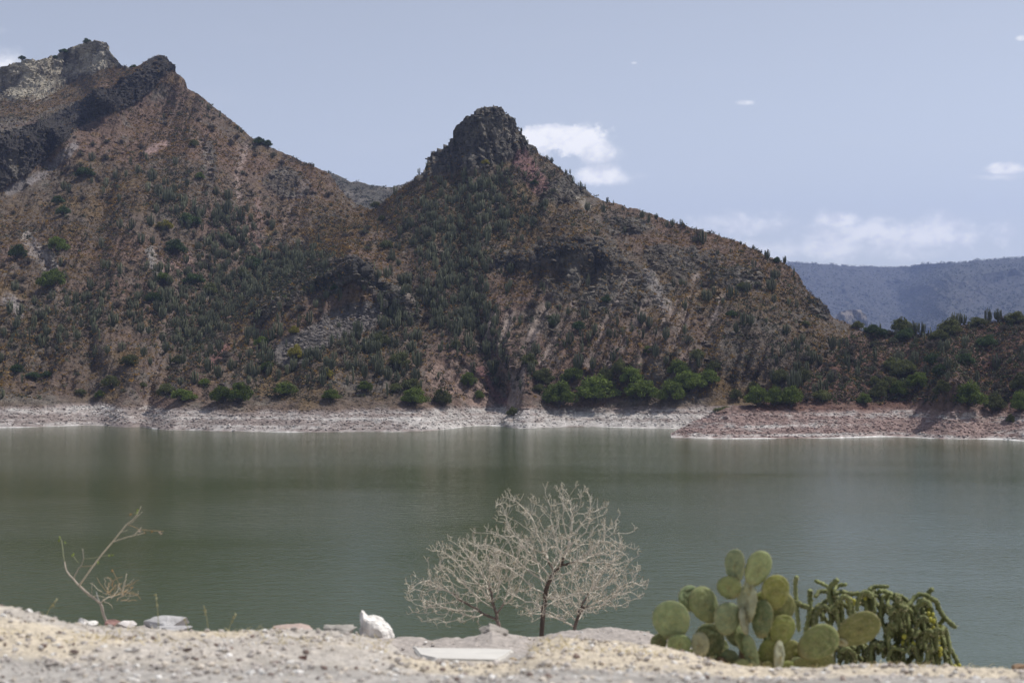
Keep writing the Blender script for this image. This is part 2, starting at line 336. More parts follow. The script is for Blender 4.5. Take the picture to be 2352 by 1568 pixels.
grooves = [([(1445, 640), (1418, 690), (1392, 745), (1372, 800), (1352, 835)], 6, 2.2), ([(1490, 690), (1455, 745), (1418, 800), (1392, 842)], 5, 1.8), ([(1560, 690), (1520, 760), (1480, 815), (1452, 850)], 5, 2.0),
           ([(1318, 700), (1290, 750), (1262, 800), (1248, 830)], 4, 1.5), ([(1262, 690), (1236, 740), (1214, 790), (1192, 850), (1186, 910), (1178, 960)], 7, 2.4), ([(1170, 720), (1152, 790), (1166, 840), (1180, 890)], 5, 1.8), ([(1130, 715), (1122, 790)], 4, 1.2),
           ([(445, 300), (470, 340), (480, 400), (498, 460), (520, 520), (560, 580)], 7, 3.0), ([(560, 335), (545, 390), (548, 470), (560, 540)], 6, 2.0), ([(60, 545), (90, 590), (130, 640), (150, 700)], 9, 2.4), ([(430, 620), (400, 700), (378, 780), (350, 860), (335, 935)], 8, 2.6),
           ([(360, 580), (366, 640), (380, 690)], 6, 1.8), ([(700, 430), (660, 500), (640, 570)], 6, 1.8), ([(1050, 830), (1110, 880), (1165, 950)], 6, 1.4), ([(1600, 640), (1570, 740), (1540, 800)], 4, 1.4), ([(1660, 680), (1620, 780), (1580, 850)], 4, 1.3),
           ([(860, 484), (760, 545), (650, 612), (545, 672), (455, 762), (375, 862), (334, 950)], 24, 7.0), ([(1060, 440), (1048, 600), (1080, 720), (1130, 830), (1168, 940)], 22, 4.5), ([(250, 420), (230, 560), (200, 700), (210, 840)], 20, 4.0)]
def dAB(U, V):
    D = fAB(U, V)
    for (u, v, ru, rv, A) in [(1325, 590, 90, 26, 13), (1200, 598, 60, 16, 4), (1440, 525, 46, 16, 5), (790, 690, 120, 30, 2), (660, 420, 50, 34, 5), (1690, 640, 60, 22, 3), (1880, 705, 36, 26, 3), (70, 300, 70, 14, 4)]:
        D -= A * np.exp(-((U - u) / ru) ** 2 - ((V - v) / rv) ** 2)
    for pts, w, a in grooves:
        D += a * np.exp(-(seg_dist(U, V, pts) / w) ** 2) - a * .45 * np.exp(-((seg_dist(U, V, pts) - 2.4 * w) / (1.3 * w)) ** 2)
    for pts, A, dec in RIDGES:                      # real steps: the ground behind each crest lies further back
        p = np.array(pts, float); rv_ = np.interp(U, p[:, 0], p[:, 1]) + 5 * fbm(U / 9, U * 0, o=3); mu = smooth(U, p[0, 0] - 4, p[0, 0] + 22) * (1 - smooth(U, p[-1, 0] - 22, p[-1, 0] + 4)); t = V - rv_
        D -= A * mu * smooth(t, -4, 3) * np.exp(-np.maximum(t, 0) / dec)
    X, Z = (U - U0) / F * D, HC + (V0 - V) / F * D
    # rills running down the slopes, broad and fine
    D += smooth(Z, 4, 12) * (5.2 * fbm(U / 80 + V / 240, V / 220, o=3) + 2.6 * fbm(U / 30 + V / 90, V / 120, o=3, ridge=True))
    return D
def rockAB(U, V, P):
    r = np.zeros_like(U); wob = 14 * fbm(U / 40, V / 40, o=4)
    plug = smooth(np.minimum(np.minimum(pl([(940, 425), (975, 412), (1040, 402), (1120, 392), (1150, 372), (1215, 355), (1240, 348)], U) - V, U - 955), 1240 - U) + wob * .8, -4, 8); r = np.maximum(r, plug)
    r = np.maximum(r, in_band(U, V, .45 * wob))
    r = np.maximum(r, .7 * smooth(14 - seg_dist(U, V, darkband2) + wob * 1.3, -6, 6))
    r = np.maximum(r, .85 * smooth(30 - np.abs(V - 20 - pl(crag, U)) - 200 * ((U < 590) | (U > 960)) + wob, -6, 6))
    pale = (pl([(-400, 420), (0, 232), (60, 235), (120, 225), (180, 178), (260, 150), (290, 158)], U) - V); r = np.maximum(r, .9 * smooth(pale + wob, -5, 8) * (U < 295))
    for (u, v, ru, rv) in [(1320, 590, 110, 46), (1200, 600, 75, 24), (1440, 522, 60, 22), (660, 420, 50, 35), (1400, 660, 150, 60), (1690, 640, 80, 24), (1885, 705, 30, 26), (1300, 440, 55, 32), (100, 590, 30, 40), (480, 380, 16, 60), (1560, 600, 90, 40)]:
        r = np.maximum(r, .8 * smooth(1.15 - ((U - u) / ru) ** 2 - ((V - v) / rv) ** 2 + wob * .05, 0, .5))
    return np.clip(r, 0, 1)
def dispAB(U, V, P, rock):
    X, Y, Z = P[..., 0], P[..., 1], P[..., 2]
    soil = .95 * fbm(X * .2, Y * .2, Z * .2, o=6, g=.68)
    rk = 2.3 * fbm(X * .17, Y * .17, Z * .12, o=6, g=.62, ridge=True) + .9 * fbm(X * .6, Y * .6, Z * .35, o=3)
    plug = smooth(430 - V, 0, 20) * smooth(U, 930, 970) * (1 - smooth(U, 1215, 1240))
    colm = 1.7 * fbm((X + .22 * Z) * .42, Y * .05, Z * .035, o=4, g=.62, ridge=True) + .45 * fbm(X * .9, Y * .4, Z * .25, o=3)
    pale = (U < 295) * smooth(240 - V, 0, 40)
    cell = 1.7 * (np.round(fbm(X * .09, Y * .09, Z * .14, o=3) * 5) / 2.5)
    d = soil * (1 - rock) + rock * (rk * (1 - plug) + (colm * 1.3 + .12 * rk) * plug) + rock * pale * cell
    edge = smooth(Z, 0.3, 5.0); return d * (.10 + .90 * edge)
AB = make_sheet(-400, 2650, 2.2, 560, lambda u: pl(shoreAB, u) + 1.0, lambda u: pl(silAB, u), dAB, rockAB, dispAB)
def lerp(a, b, t): return a * (1 - t[..., None]) + np.asarray(b) * t[..., None]
def ring_paint(col, X, Y, Z, U, top=4.6, warm=(.25, .19, .17), more=0.):
    tp = top + .9 * fbm(X * .05, Y * .05, o=3) + .5 * fbm(X * .4, Y * .4, o=3)
    col = lerp(col, warm, smooth(tp - Z, -.2, .5))
    st = fbm(X * .035, Z * 1.9, Y * .02, o=4, g=.6) * .75 + .6 * fbm(X * .5, Y * .5, Z * .9, o=4, g=.7)
    wh = smooth(st + .35 * fbm(X * .015, Y * .015, o=2), -.25 + more, .45 + more) * smooth(tp - .4 - Z, 0, .6)
    col = lerp(col, (.47, .445, .425), wh * .85)
    return lerp(col, (.82, .80, .78), smooth((.10 + .22 * vnoise(X * .12, Y * .12)) - Z, 0, .15) * .9)
def paintAB():
    U, V, P = AB.U, AB.V, AB.P; X, Y, Z = P[..., 0], P[..., 1], P[..., 2]
    n1 = fbm(X * .02, Y * .02, Z * .02, o=4); n2 = fbm(X * .12, Y * .12, Z * .12, o=5, g=.6); n3 = fbm(X * .7, Y * .7, Z * .7, o=3)
    col = np.broadcast_to(np.array([.122, .094, .072]), U.shape + (3,)).copy()
    col = lerp(col, (.150, .100, .078), smooth(n1, -.1, .4)); col = lerp(col, (.150, .134, .115), smooth(n2, .05, .5) * .7)
    col = lerp(col, (.175, .115, .05), smooth(-(n2 + .6 * n1), .05, .5) * .6)
    # rock
    rc = lerp(np.broadcast_to(np.array([.092, .082, .070]), U.shape + (3,)), (.185, .165, .138), smooth(n2 + .5 * n3, -.1, .45))
    col = col * (1 - AB.rock[..., None]) + rc * AB.rock[..., None]
    db = in_band(U, V, 8 * n2) * (1 - .75 * smooth(n2 + .5 * n1, .0, .3) * smooth(90 - U, 0, 60)); col = lerp(col, (.042, .037, .034), db * .95)  # cliff band: the shade on its face is painted into the rock colour
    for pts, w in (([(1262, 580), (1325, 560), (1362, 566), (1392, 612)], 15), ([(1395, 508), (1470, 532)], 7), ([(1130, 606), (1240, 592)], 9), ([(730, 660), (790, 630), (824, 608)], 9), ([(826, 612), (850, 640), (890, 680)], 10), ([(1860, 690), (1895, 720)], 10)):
        col = lerp(col, (.052, .047, .042), smooth(w - seg_dist(U, V, pts) + 10 * n2 + 5 * n3, -5, 6) * .85)  # dark strokes paint the shade under the ledges and on the crag
    pale = smooth(pl([(-400, 420), (0, 232), (60, 235), (120, 225), (180, 178), (260, 150), (290, 158)], U) - V + 14 * n2, -5, 8) * (U < 300)
    col = lerp(col, (.35, .315, .25), pale * (.4 + .6 * smooth(n2 + .3 * n3 + .1, -.15, .2))); 
    for pts, w, c, s in [([(335, 352), (380, 328)], 9, (.33, .23, .21), .85), ([(565, 338), (545, 395), (548, 475)], 7, (.32, .24, .21), .8), ([(62, 545), (85, 585), (115, 612)], 16, (.33, .30, .28), .75), ([(20, 690), (45, 715)], 14, (.30, .27, .26), .7),
            ([(345, 575), (362, 625)], 11, (.31, .29, .27), .8), ([(375, 610), (435, 615), (425, 580)], 14, (.31, .21, .18), .7), ([(170, 335), (110, 395), (20, 440)], 10, (.24, .22, .22), .75), ([(845, 726), (790, 742), (720, 778), (660, 812)], 32, (.150, .134, .124), .95), ([(870, 705), (800, 712), (750, 730)], 14, (.150, .134, .124), .9),
            ([(1200, 372), (1225, 405), (1240, 425)], 22, (.23, .13, .125), .85), ([(1330, 455), (1350, 475)], 8, (.34, .30, .25), .7), ([(1000, 860), (1060, 890), (1110, 925)], 26, (.30, .215, .18), .75), ([(1105, 850), (1130, 895), (1165, 940)], 12, (.20, .105, .10), .8),
            ([(485, 835), (520, 800)], 9, (.22, .11, .10), .8), ([(590, 460), (600, 540)], 8, (.27, .18, .16), .6), ([(1490, 640), (1530, 700)], 16, (.36, .32, .30), .55), ([(560, 500), (590, 560), (600, 600)], 9, (.26, .16, .145), .6), ([(1580, 780), (1560, 860)], 12, (.31, .23, .2), .55),
            ([(945, 694), (905, 658), (860, 620), (836, 604)], 4, (.27, .225, .19), .9), ([(330, 930), (300, 900)], 10, (.2, .17, .15), .6)]:  # the thin pale line paints the sunlit edge of the crag's right spur
        dd = seg_dist(U, V, pts) + 6 * n2 + 3 * n3; col = lerp(col, c, smooth(w - dd, -4, 5) * s)
    for pts, w, a in grooves:
        if w >= 20: continue
        dd = seg_dist(U, V, pts) + 7 * n2 + 5 * n3; k = smooth(w * (1.6 if pts[0][0] > 1100 else 1.3) - dd + 5 * fbm(U / 30, V / 30, o=3), -6, 5) * (.45 + .55 * smooth(fbm(X * .08 + 9, Y * .08, Z * .08, o=3), -.3, .2))
        white = (pts[0][0] > 1100) * 1.0
        col = lerp(col, (.33, .27, .24) if white else (.25, .195, .17), k * (.8 if white else .6))
    return ring_paint(col, X, Y, Z, U, 4.6, (.235, .195, .18), -.08)
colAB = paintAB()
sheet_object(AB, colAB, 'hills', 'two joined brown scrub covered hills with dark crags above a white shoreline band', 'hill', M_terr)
# --- the red promontory on the right
shoreC = [(1540, 1003), (1560, 1005), (1640, 1007), (1720, 1007), (1900, 1005), (2100, 1004), (2250, 1008), (2352, 1014), (2700, 1030)]
silC = [(1540, 1000), (1552, 990), (1580, 975), (1610, 958), (1660, 948), (1720, 938), (1790, 915), (1850, 880), (1895, 835), (1935, 790), (1962, 768), (1990, 762), (2050, 765), (2110, 770), (2160, 762), (2200, 748), (2250, 742), (2310, 738), (2352, 738), (2700, 725)]
cpC = []
for u in range(1500, 2701, 150):
    v = pl(shoreC, u); d0 = HC * F / (v - V0); cpC += [(u, v, d0), (u, 945, d0 + 13), (u, 860, d0 + 36), (u, 784, d0 + 55), (u, 725, d0 + 74)]
cpC += [(2200, 870, 300), (2050, 880, 330), (2352, 840, 318)]
fC = rbf(cpC)
def dC(U, V):
    D = fC(U, V)
    for pts, w, a in [([(2352, 800), (2240, 880), (2150, 960)], 14, 3.0), ([(2000, 790), (1960, 880), (1930, 950)], 12, 2.0)]:
        D += a * np.exp(-(seg_dist(U, V, pts) / w) ** 2)
    return D + 2.2 * smooth(1000 - V, 0, 70) * fbm(U / 70, V / 70, o=4)
def rockC(U, V, P): return .6 * smooth(fbm(P[..., 0] * .06, P[..., 1] * .06, P[..., 2] * .1, o=4), .15, .5) + .8 * smooth(30 - seg_dist(U, V, [(1550, 1000), (1600, 962), (1660, 945)]), -4, 8)
def dispC(U, V, P, rock):
    X, Y, Z = P[..., 0], P[..., 1], P[..., 2]
    return (.42 * fbm(X * .3, Y * .3, Z * .3, o=5, g=.65) + rock * .8 * fbm(X * .3, Y * .3, Z * .3, o=5, g=.6, ridge=True)) * (.3 + .7 * smooth(Z, .2, 4))
CC = make_sheet(1541, 2700, 2.0, 220, lambda u: pl(shoreC, u) + 1.0, lambda u: np.minimum(pl(silC, u), pl(shoreC, u) - 1), dC, rockC, dispC, .4)
def paintC():
    U, V, P = CC.U, CC.V, CC.P; X, Y, Z = P[..., 0], P[..., 1], P[..., 2]
    n1 = fbm(X * .03, Y * .03, Z * .03, o=4); n2 = fbm(X * .2, Y * .2, Z * .2, o=5, g=.6)
    col = np.broadcast_to(np.array([.120, .064, .050]), U.shape + (3,)).copy()
    col = lerp(col, (.175, .105, .082), smooth(n2, -.1, .4)); col = lerp(col, (.16, .12, .10), smooth(n1, .05, .5) * .6)
    col = ring_paint(col, X, Y, Z, U, 5.2, (.235, .168, .152))
    return col
colC = paintC()
sheet_object(CC, colC, 'promontory', 'low dark red earth promontory on the right with a pale stony waterline', 'hill', M_terr)
# --- a paler hill seen through the saddle, and the far plateau
silE = [(560, 520), (640, 480), (700, 420), (735, 396), (760, 398), (785, 408), (805, 418), (850, 425), (900, 429), (940, 417), (1000, 440), (1100, 520), (1180, 600)]
EE = make_sheet(560, 1180, 3, 90, lambda u: pl(silE, u) + 160, lambda u: pl(silE, u), lambda U, V: 760 + (560 - V) * 1.4 + 9 * fbm(U / 60, V / 60, o=4), lambda U, V, P: 0 * U, lambda U, V, P, r: 2.0 * fbm(P[..., 0] * .08, P[..., 1] * .08, P[..., 2] * .08, o=5, g=.6))
e2 = fbm(EE.P[..., 0] * .05, EE.P[..., 1] * .05, EE.P[..., 2] * .05, o=5, g=.7)
colE = lerp(np.broadcast_to(np.array([.085, .078, .064]), EE.U.shape + (3,)), (.17, .15, .13), smooth(e2, -.1, .4))
sheet_object(EE, colE, 'distant_hill', 'grey brown hillside seen through the saddle between the two hills', 'hill', M_terr)
silD = [(1400, 590), (1700, 598), (1820, 604), (1900, 608), (2000, 612), (2090, 613), (2110, 607), (2160, 604), (2240, 598), (2352, 592), (2450, 588), (2900, 570)]
def dD(U, V):
    t = V - pl(silD, U); fr = smooth(U, 2060, 2130)
    cliff = smooth(t, 10, 30)
    return 5000 - 900 * smooth(U, 2050, 2200) - 110 * cliff - t * 7.6 + 260 * fbm(U / 130 + V / 90, V / 110, o=4, g=.5) * smooth(t, 0, 45) + 60 * fbm(U / 40 - V / 50, V / 30, o=4, g=.6) * smooth(t, 4, 20)
def dispD(U, V, P, r): return 9 * fbm(P[..., 0] * .012, P[..., 1] * .012, P[..., 2] * .02, o=5, g=.65) + 2.5 * (fbm(P[..., 0] * .09, P[..., 2] * .09, P[..., 1] * .05, o=2))
DD = make_sheet(1400, 2900, 3, 150, lambda u: 0 * u + 830., lambda u: pl(silD, u), dD, lambda U, V, P: 0 * U, dispD, .05)
q2 = fbm(DD.P[..., 0] * .02, DD.P[..., 1] * .02, DD.P[..., 2] * .03, o=5, g=.75)
colD = lerp(np.broadcast_to(np.array([.050, .050, .046]), DD.U.shape + (3,)), (.20, .17, .15), smooth(q2, .36, .62) * .5)
colD = lerp(colD, (.045, .05, .042), smooth(26 - np.abs(DD.V - pl(silD, DD.U) - 22), -4, 10) * .5 * smooth(DD.U, 2060, 2120))
sheet_object(DD, colD, 'plateau', 'far flat topped plateau fading to blue behind the promontory', 'plateau', M_far)
silK = [(1900, 745), (1915, 733), (1930, 716), (1950, 711), (1975, 712), (1988, 722), (1994, 744), (2010, 765)]
KK = make_sheet(1900, 2010, 1.5, 60, lambda u: 0 * u + 800., lambda u: pl(silK, u), lambda U, V: 2500 + (780 - V) * 1.4 + 30 * fbm(U / 14, V / 18, o=3), lambda U, V, P: 0 * U + 1, lambda U, V, P, r: 3 * fbm(P[..., 0] * .08, P[..., 1] * .08, P[..., 2] * .08, o=5, g=.6, ridge=True))
sheet_object(KK, lerp(np.broadcast_to(np.array([.11, .10, .09]), KK.U.shape + (3,)), (.2, .17, .15), smooth(730 - KK.V, -6, 6)), 'outcrop', 'rounded bluish rock outcrop in the gap between the hill and the promontory', 'outcrop', M_terr)

# ------------------------------------------------------------------ water
def make_water():
    m_ = bpy.data.materials.new('lake_water'); m_.use_nodes = True; t = m_.node_tree; b = t.nodes['Principled BSDF']
    b.inputs['Base Color'].default_value = (.044, .064, .020, 1); b.inputs['Roughness'].default_value = .09; b.inputs['IOR'].default_value = 1.33; b.inputs['Specular IOR Level'].default_value = .42
    geo = N(t, 'ShaderNodeNewGeometry')
    def nz(scale, sc, det=3, off=0):
        mp = N(t, 'ShaderNodeMapping'); t.links.new(geo.outputs['Position'], mp.inputs[0]); mp.inputs['Scale'].default_value = sc; mp.inputs['Location'].default_value = (off, off, 0)
        n = N(t, 'ShaderNodeTexNoise'); t.links.new(mp.outputs[0], n.inputs[0]); n.inputs['Scale'].default_value = scale; n.inputs['Detail'].default_value = det; n.inputs['Roughness'].default_value = .6
        return n.outputs[0]
    a = nz(1.0, (.55, 1.0, 1), 5); c = nz(1.0, (1.9, 3.2, 1), 3, 5.0); g = nz(1.0, (.008, .022, 1), 5, 40.)
    h = mth(t, 'ADD', mth(t, 'MULTIPLY', a, .50), mth(t, 'MULTIPLY', c, .16))
    gust = mth(t, 'ADD', .30, mth(t, 'MULTIPLY', sstep(t, g, .30, .72), .55))
    h = mth(t, 'MULTIPLY', h, gust)
    bp = N(t, 'ShaderNodeBump', i_Strength=1.0, i_Distance=.27); t.links.new(h, bp.inputs['Height']); t.links.new(bp.outputs[0], b.inputs['Normal'])
    co = [(-3000, -60, 0), (3000, -60, 0), (3000, 4200, 0), (-3000, 4200, 0)]
    return tag(np_mesh('water', co, [(0, 1, 2, 3)], None, m_), 'wide rippled green grey lake between the roadside and the hills', 'lake', None, 'structure')
make_water()

SCREE = smooth(36 - seg_dist(AB.U, AB.V, [(845, 726), (790, 742), (720, 778), (660, 812)]), 0, 10)
for pts, w, a in grooves:
    if pts[0][0] > 1240: SCREE = np.maximum(SCREE, .6 * smooth(w * 1.3 - seg_dist(AB.U, AB.V, pts), -3, 4))
# ------------------------------------------------------------------ plants on the hills
def cactus_tmpl(seed, n, spread, hmin, hmax, r=.088):
    rg = random.Random(seed); mb = MB()
    for k in range(n):
        a = rg.uniform(0, 2 * math.pi); rad = spread * math.sqrt(rg.random()); h = rg.uniform(hmin, hmax) * (1 - .25 * rad / max(spread, .01))
        x, y = rad * math.cos(a), rad * math.sin(a); b0 = .15 + .45 * rad; lean = rg.uniform(-.06, .06)
        pts = [(x * .12, y * .12, -.25), (x * .35, y * .35, .25 + b0 * .3), (x * .85, y * .85, .45 + b0 * .6), (x, y, .9 + b0), (x + lean, y + lean, h * .7), (x + lean * 1.5, y + lean, h)]
        g = rg.uniform(.6, 1.5); tube(mb, pts, [r * .9, r, r, r * 1.05, r, r * .75], 6, (.098 * g, .104 * g, .062 * g), bump=lambda i, th: 1 + .18 * np.cos(3 * th))
    return mb.arrays()
CT = [cactus_tmpl(1, 22, 1.0, 2.6, 4.4), cactus_tmpl(2, 15, .75, 2.4, 4.2), cactus_tmpl(3, 30, 1.35, 2.8, 4.6), cactus_tmpl(4, 7, .45, 2.2, 4.0), cactus_tmpl(5, 3, .2, 2.4, 3.8), cactus_tmpl(6, 18, .85, 3.0, 5.0)]
def leaf_cloud(mb, centre, rad, n, size, col, rg, flat=.75, shell=.55):
    d = rg.normal(size=(n, 3)); d /= np.linalg.norm(d, axis=1)[:, None]; rr = (shell + (1 - shell) * rg.random(n))[:, None]
    p = np.asarray(centre) + d * rr * np.asarray(rad)
    a = rg.normal(size=(n, 3)); a /= np.linalg.norm(a, axis=1)[:, None]; b = np.cross(a, rg.normal(size=(n, 3))); b /= np.linalg.norm(b, axis=1)[:, None]
    s = size * (.6 + .8 * rg.random(n))[:, None]
    v = np.stack([p - a * s, p + b * s * .45, p + a * s, p - b * s * .45], 1).reshape(-1, 3)
    q = np.arange(n * 4).reshape(-1, 4); g = (.7 + .6 * rg.random(n))[:, None] * np.asarray(col)
    mb.add(v, q, None, np.repeat(g, 4, 0))
def tree_tmpl(seed, w, h, nb, nl, col, size=.17, low=.12):
    """rounded thorn tree: a crown of many small leaf faces in uneven lobes, a forked trunk"""
    rg = np.random.default_rng(seed); cr = MB(); tr = MB()
    for k in range(nb):
        a = rg.random() * 6.283; e = math.sqrt(rg.random()); zz = h * (low + (1 - low) * (.35 + .65 * (1 - e * e)) * (.45 + .5 * rg.random()))
        c = np.array([math.cos(a) * e * w * .40, math.sin(a) * e * w * .40, zz]); r = w * (.07 + .13 * rg.random())
        g = .75 + .5 * rg.random(); leaf_cloud(cr, c, (r, r, r * .72), int(nl / nb), size, np.asarray(col) * g * (.95, 1, .9), rg)
        mid = c * .5 + rg.normal(size=3) * .08 * w * .3; tube(tr, [(0, 0, -.3), (c[0] * .12, c[1] * .12, h * .15), mid, c], [.13, .11, .06, .02], 4, (.10, .085, .07))
    return cr.arrays(), tr.arrays()
GREEN = (.140, .172, .045); OLIVE = (.132, .136, .058); GREY = (.135, .118, .088); YEL = (.26, .22, .045); DKG = (.075, .105, .045)
def shrub_tmpl(seed, w, h, n, col, leaf, nleaf):
    rg = np.random.default_rng(seed); mb = MB()
    for k in range(n):
        a = rg.random() * 6.283; e = rg.random() ** .6; x, y = math.cos(a) * e * w * .5, math.sin(a) * e * w * .5; z = h * (1.05 - .55 * e * e) * (.7 + .35 * rg.random())
        g = .8 + .5 * rg.random()
        tube(mb, [(0, 0, -.2), (x * .25, y * .25, z * .4), (x * .7, y * .7, z * .8), (x, y, z)], [.05, .04, .03, .015], 3, np.asarray(col) * g, cap=False)
        leaf_cloud(mb, (x * .85, y * .85, z * .9), (w * .1, w * .1, h * .1), nleaf, .09, np.asarray(leaf) * g, rg, shell=.1)
    return mb.arrays()
TT = {}
def get_tree(kind, variant):
    k = (kind, variant)
    if k not in TT:
        col = dict(green=GREEN, olive=OLIVE, yellow=YEL, dark=DKG)[kind]
        c, t = tree_tmpl(hash_seed(kind) + variant, 5.2, 3.3, 34 + 6 * variant, 5200, col, .15)
        co = np_mesh('crown', *c[:3], M_leaf, c[3]); to = np_mesh('trunk', *t[:3], M_bark, t[3])
        TT[k] = (co.data, to.data); bpy.data.objects.remove(co); bpy.data.objects.remove(to)
    return TT[k]
def hash_seed(s): return sum(ord(c) * 7 for c in s)
def which(u, v): return CC if (u > 1548 and v > pl(silC, u) - (22 if u > 1985 else 1)) else AB
def where_words(u, v):
    if u > 1548 and v >= pl(silC, u) - 12: w = 'topping the red promontory' if v < pl(silC, u) + 14 else 'above the red promontory shore' if v > 880 else 'on the red promontory slope'
    elif v > 860: w = 'just above the ' + ('left' if u < 330 else 'spur' if u < 840 else 'pinkish bank' if u < 1150 else 'gullied') + ' shore'
    elif v < pl(silAB, u) + 14: w = 'on the ' + ('left mountain' if u < 870 else 'rocky peak left' if u < 1120 else 'rocky peak right' if u < 1450 else 'right shoulder') + ' skyline'
    elif u < 300: w = 'on the far left slope'
    elif u < 640 and v < 620: w = 'high on the left mountain'
    elif u < 700: w = 'near the valley between hills'
    elif u < 980 and v > 640: w = 'below the small dark crag'
    elif u < 1180: w = 'below the rocky peak'
    else: w = 'among the pale gullies' if v > 640 else 'near the dark ledges'
    return w
to_label = []
ORD = 'first second third fourth fifth sixth seventh eighth ninth tenth eleventh twelfth thirteenth fourteenth fifteenth sixteenth seventeenth eighteenth nineteenth twentieth'.split()
def ordinal(n): return ORD[n] if n < 20 else ('twenty ' if n < 29 else 'thirty ') + ORD[(n - 20) % 10] if n != 29 else 'thirtieth'
def write_labels():
    """each plant across the lake: its look, where it grows, and its place among its look-alikes there"""
    fam = {}
    for o, one, many, u, v in to_label: fam.setdefault((one, many, where_words(u, v)), []).append((u, v, o))
    for (one, many, w), l in fam.items():
        l.sort(key=lambda x: x[:2]); n = len(l)
        for k, (u, v, o) in enumerate(l):
            if n == 1: o['label'] = f'{one} {w}'
            elif n == 2: o['label'] = f"{'left' if k == 0 else 'right'} of the two {many} {w}"
            elif k == 0: o['label'] = f'leftmost of the {many} {w}'
            elif k == n - 1: o['label'] = f'rightmost of the {many} {w}'
            elif k < (n + 1) // 2: o['label'] = f'{ordinal(k)} from left of the {many} {w}'
            else: o['label'] = f'{ordinal(n - 1 - k)} from right of the {many} {w}'
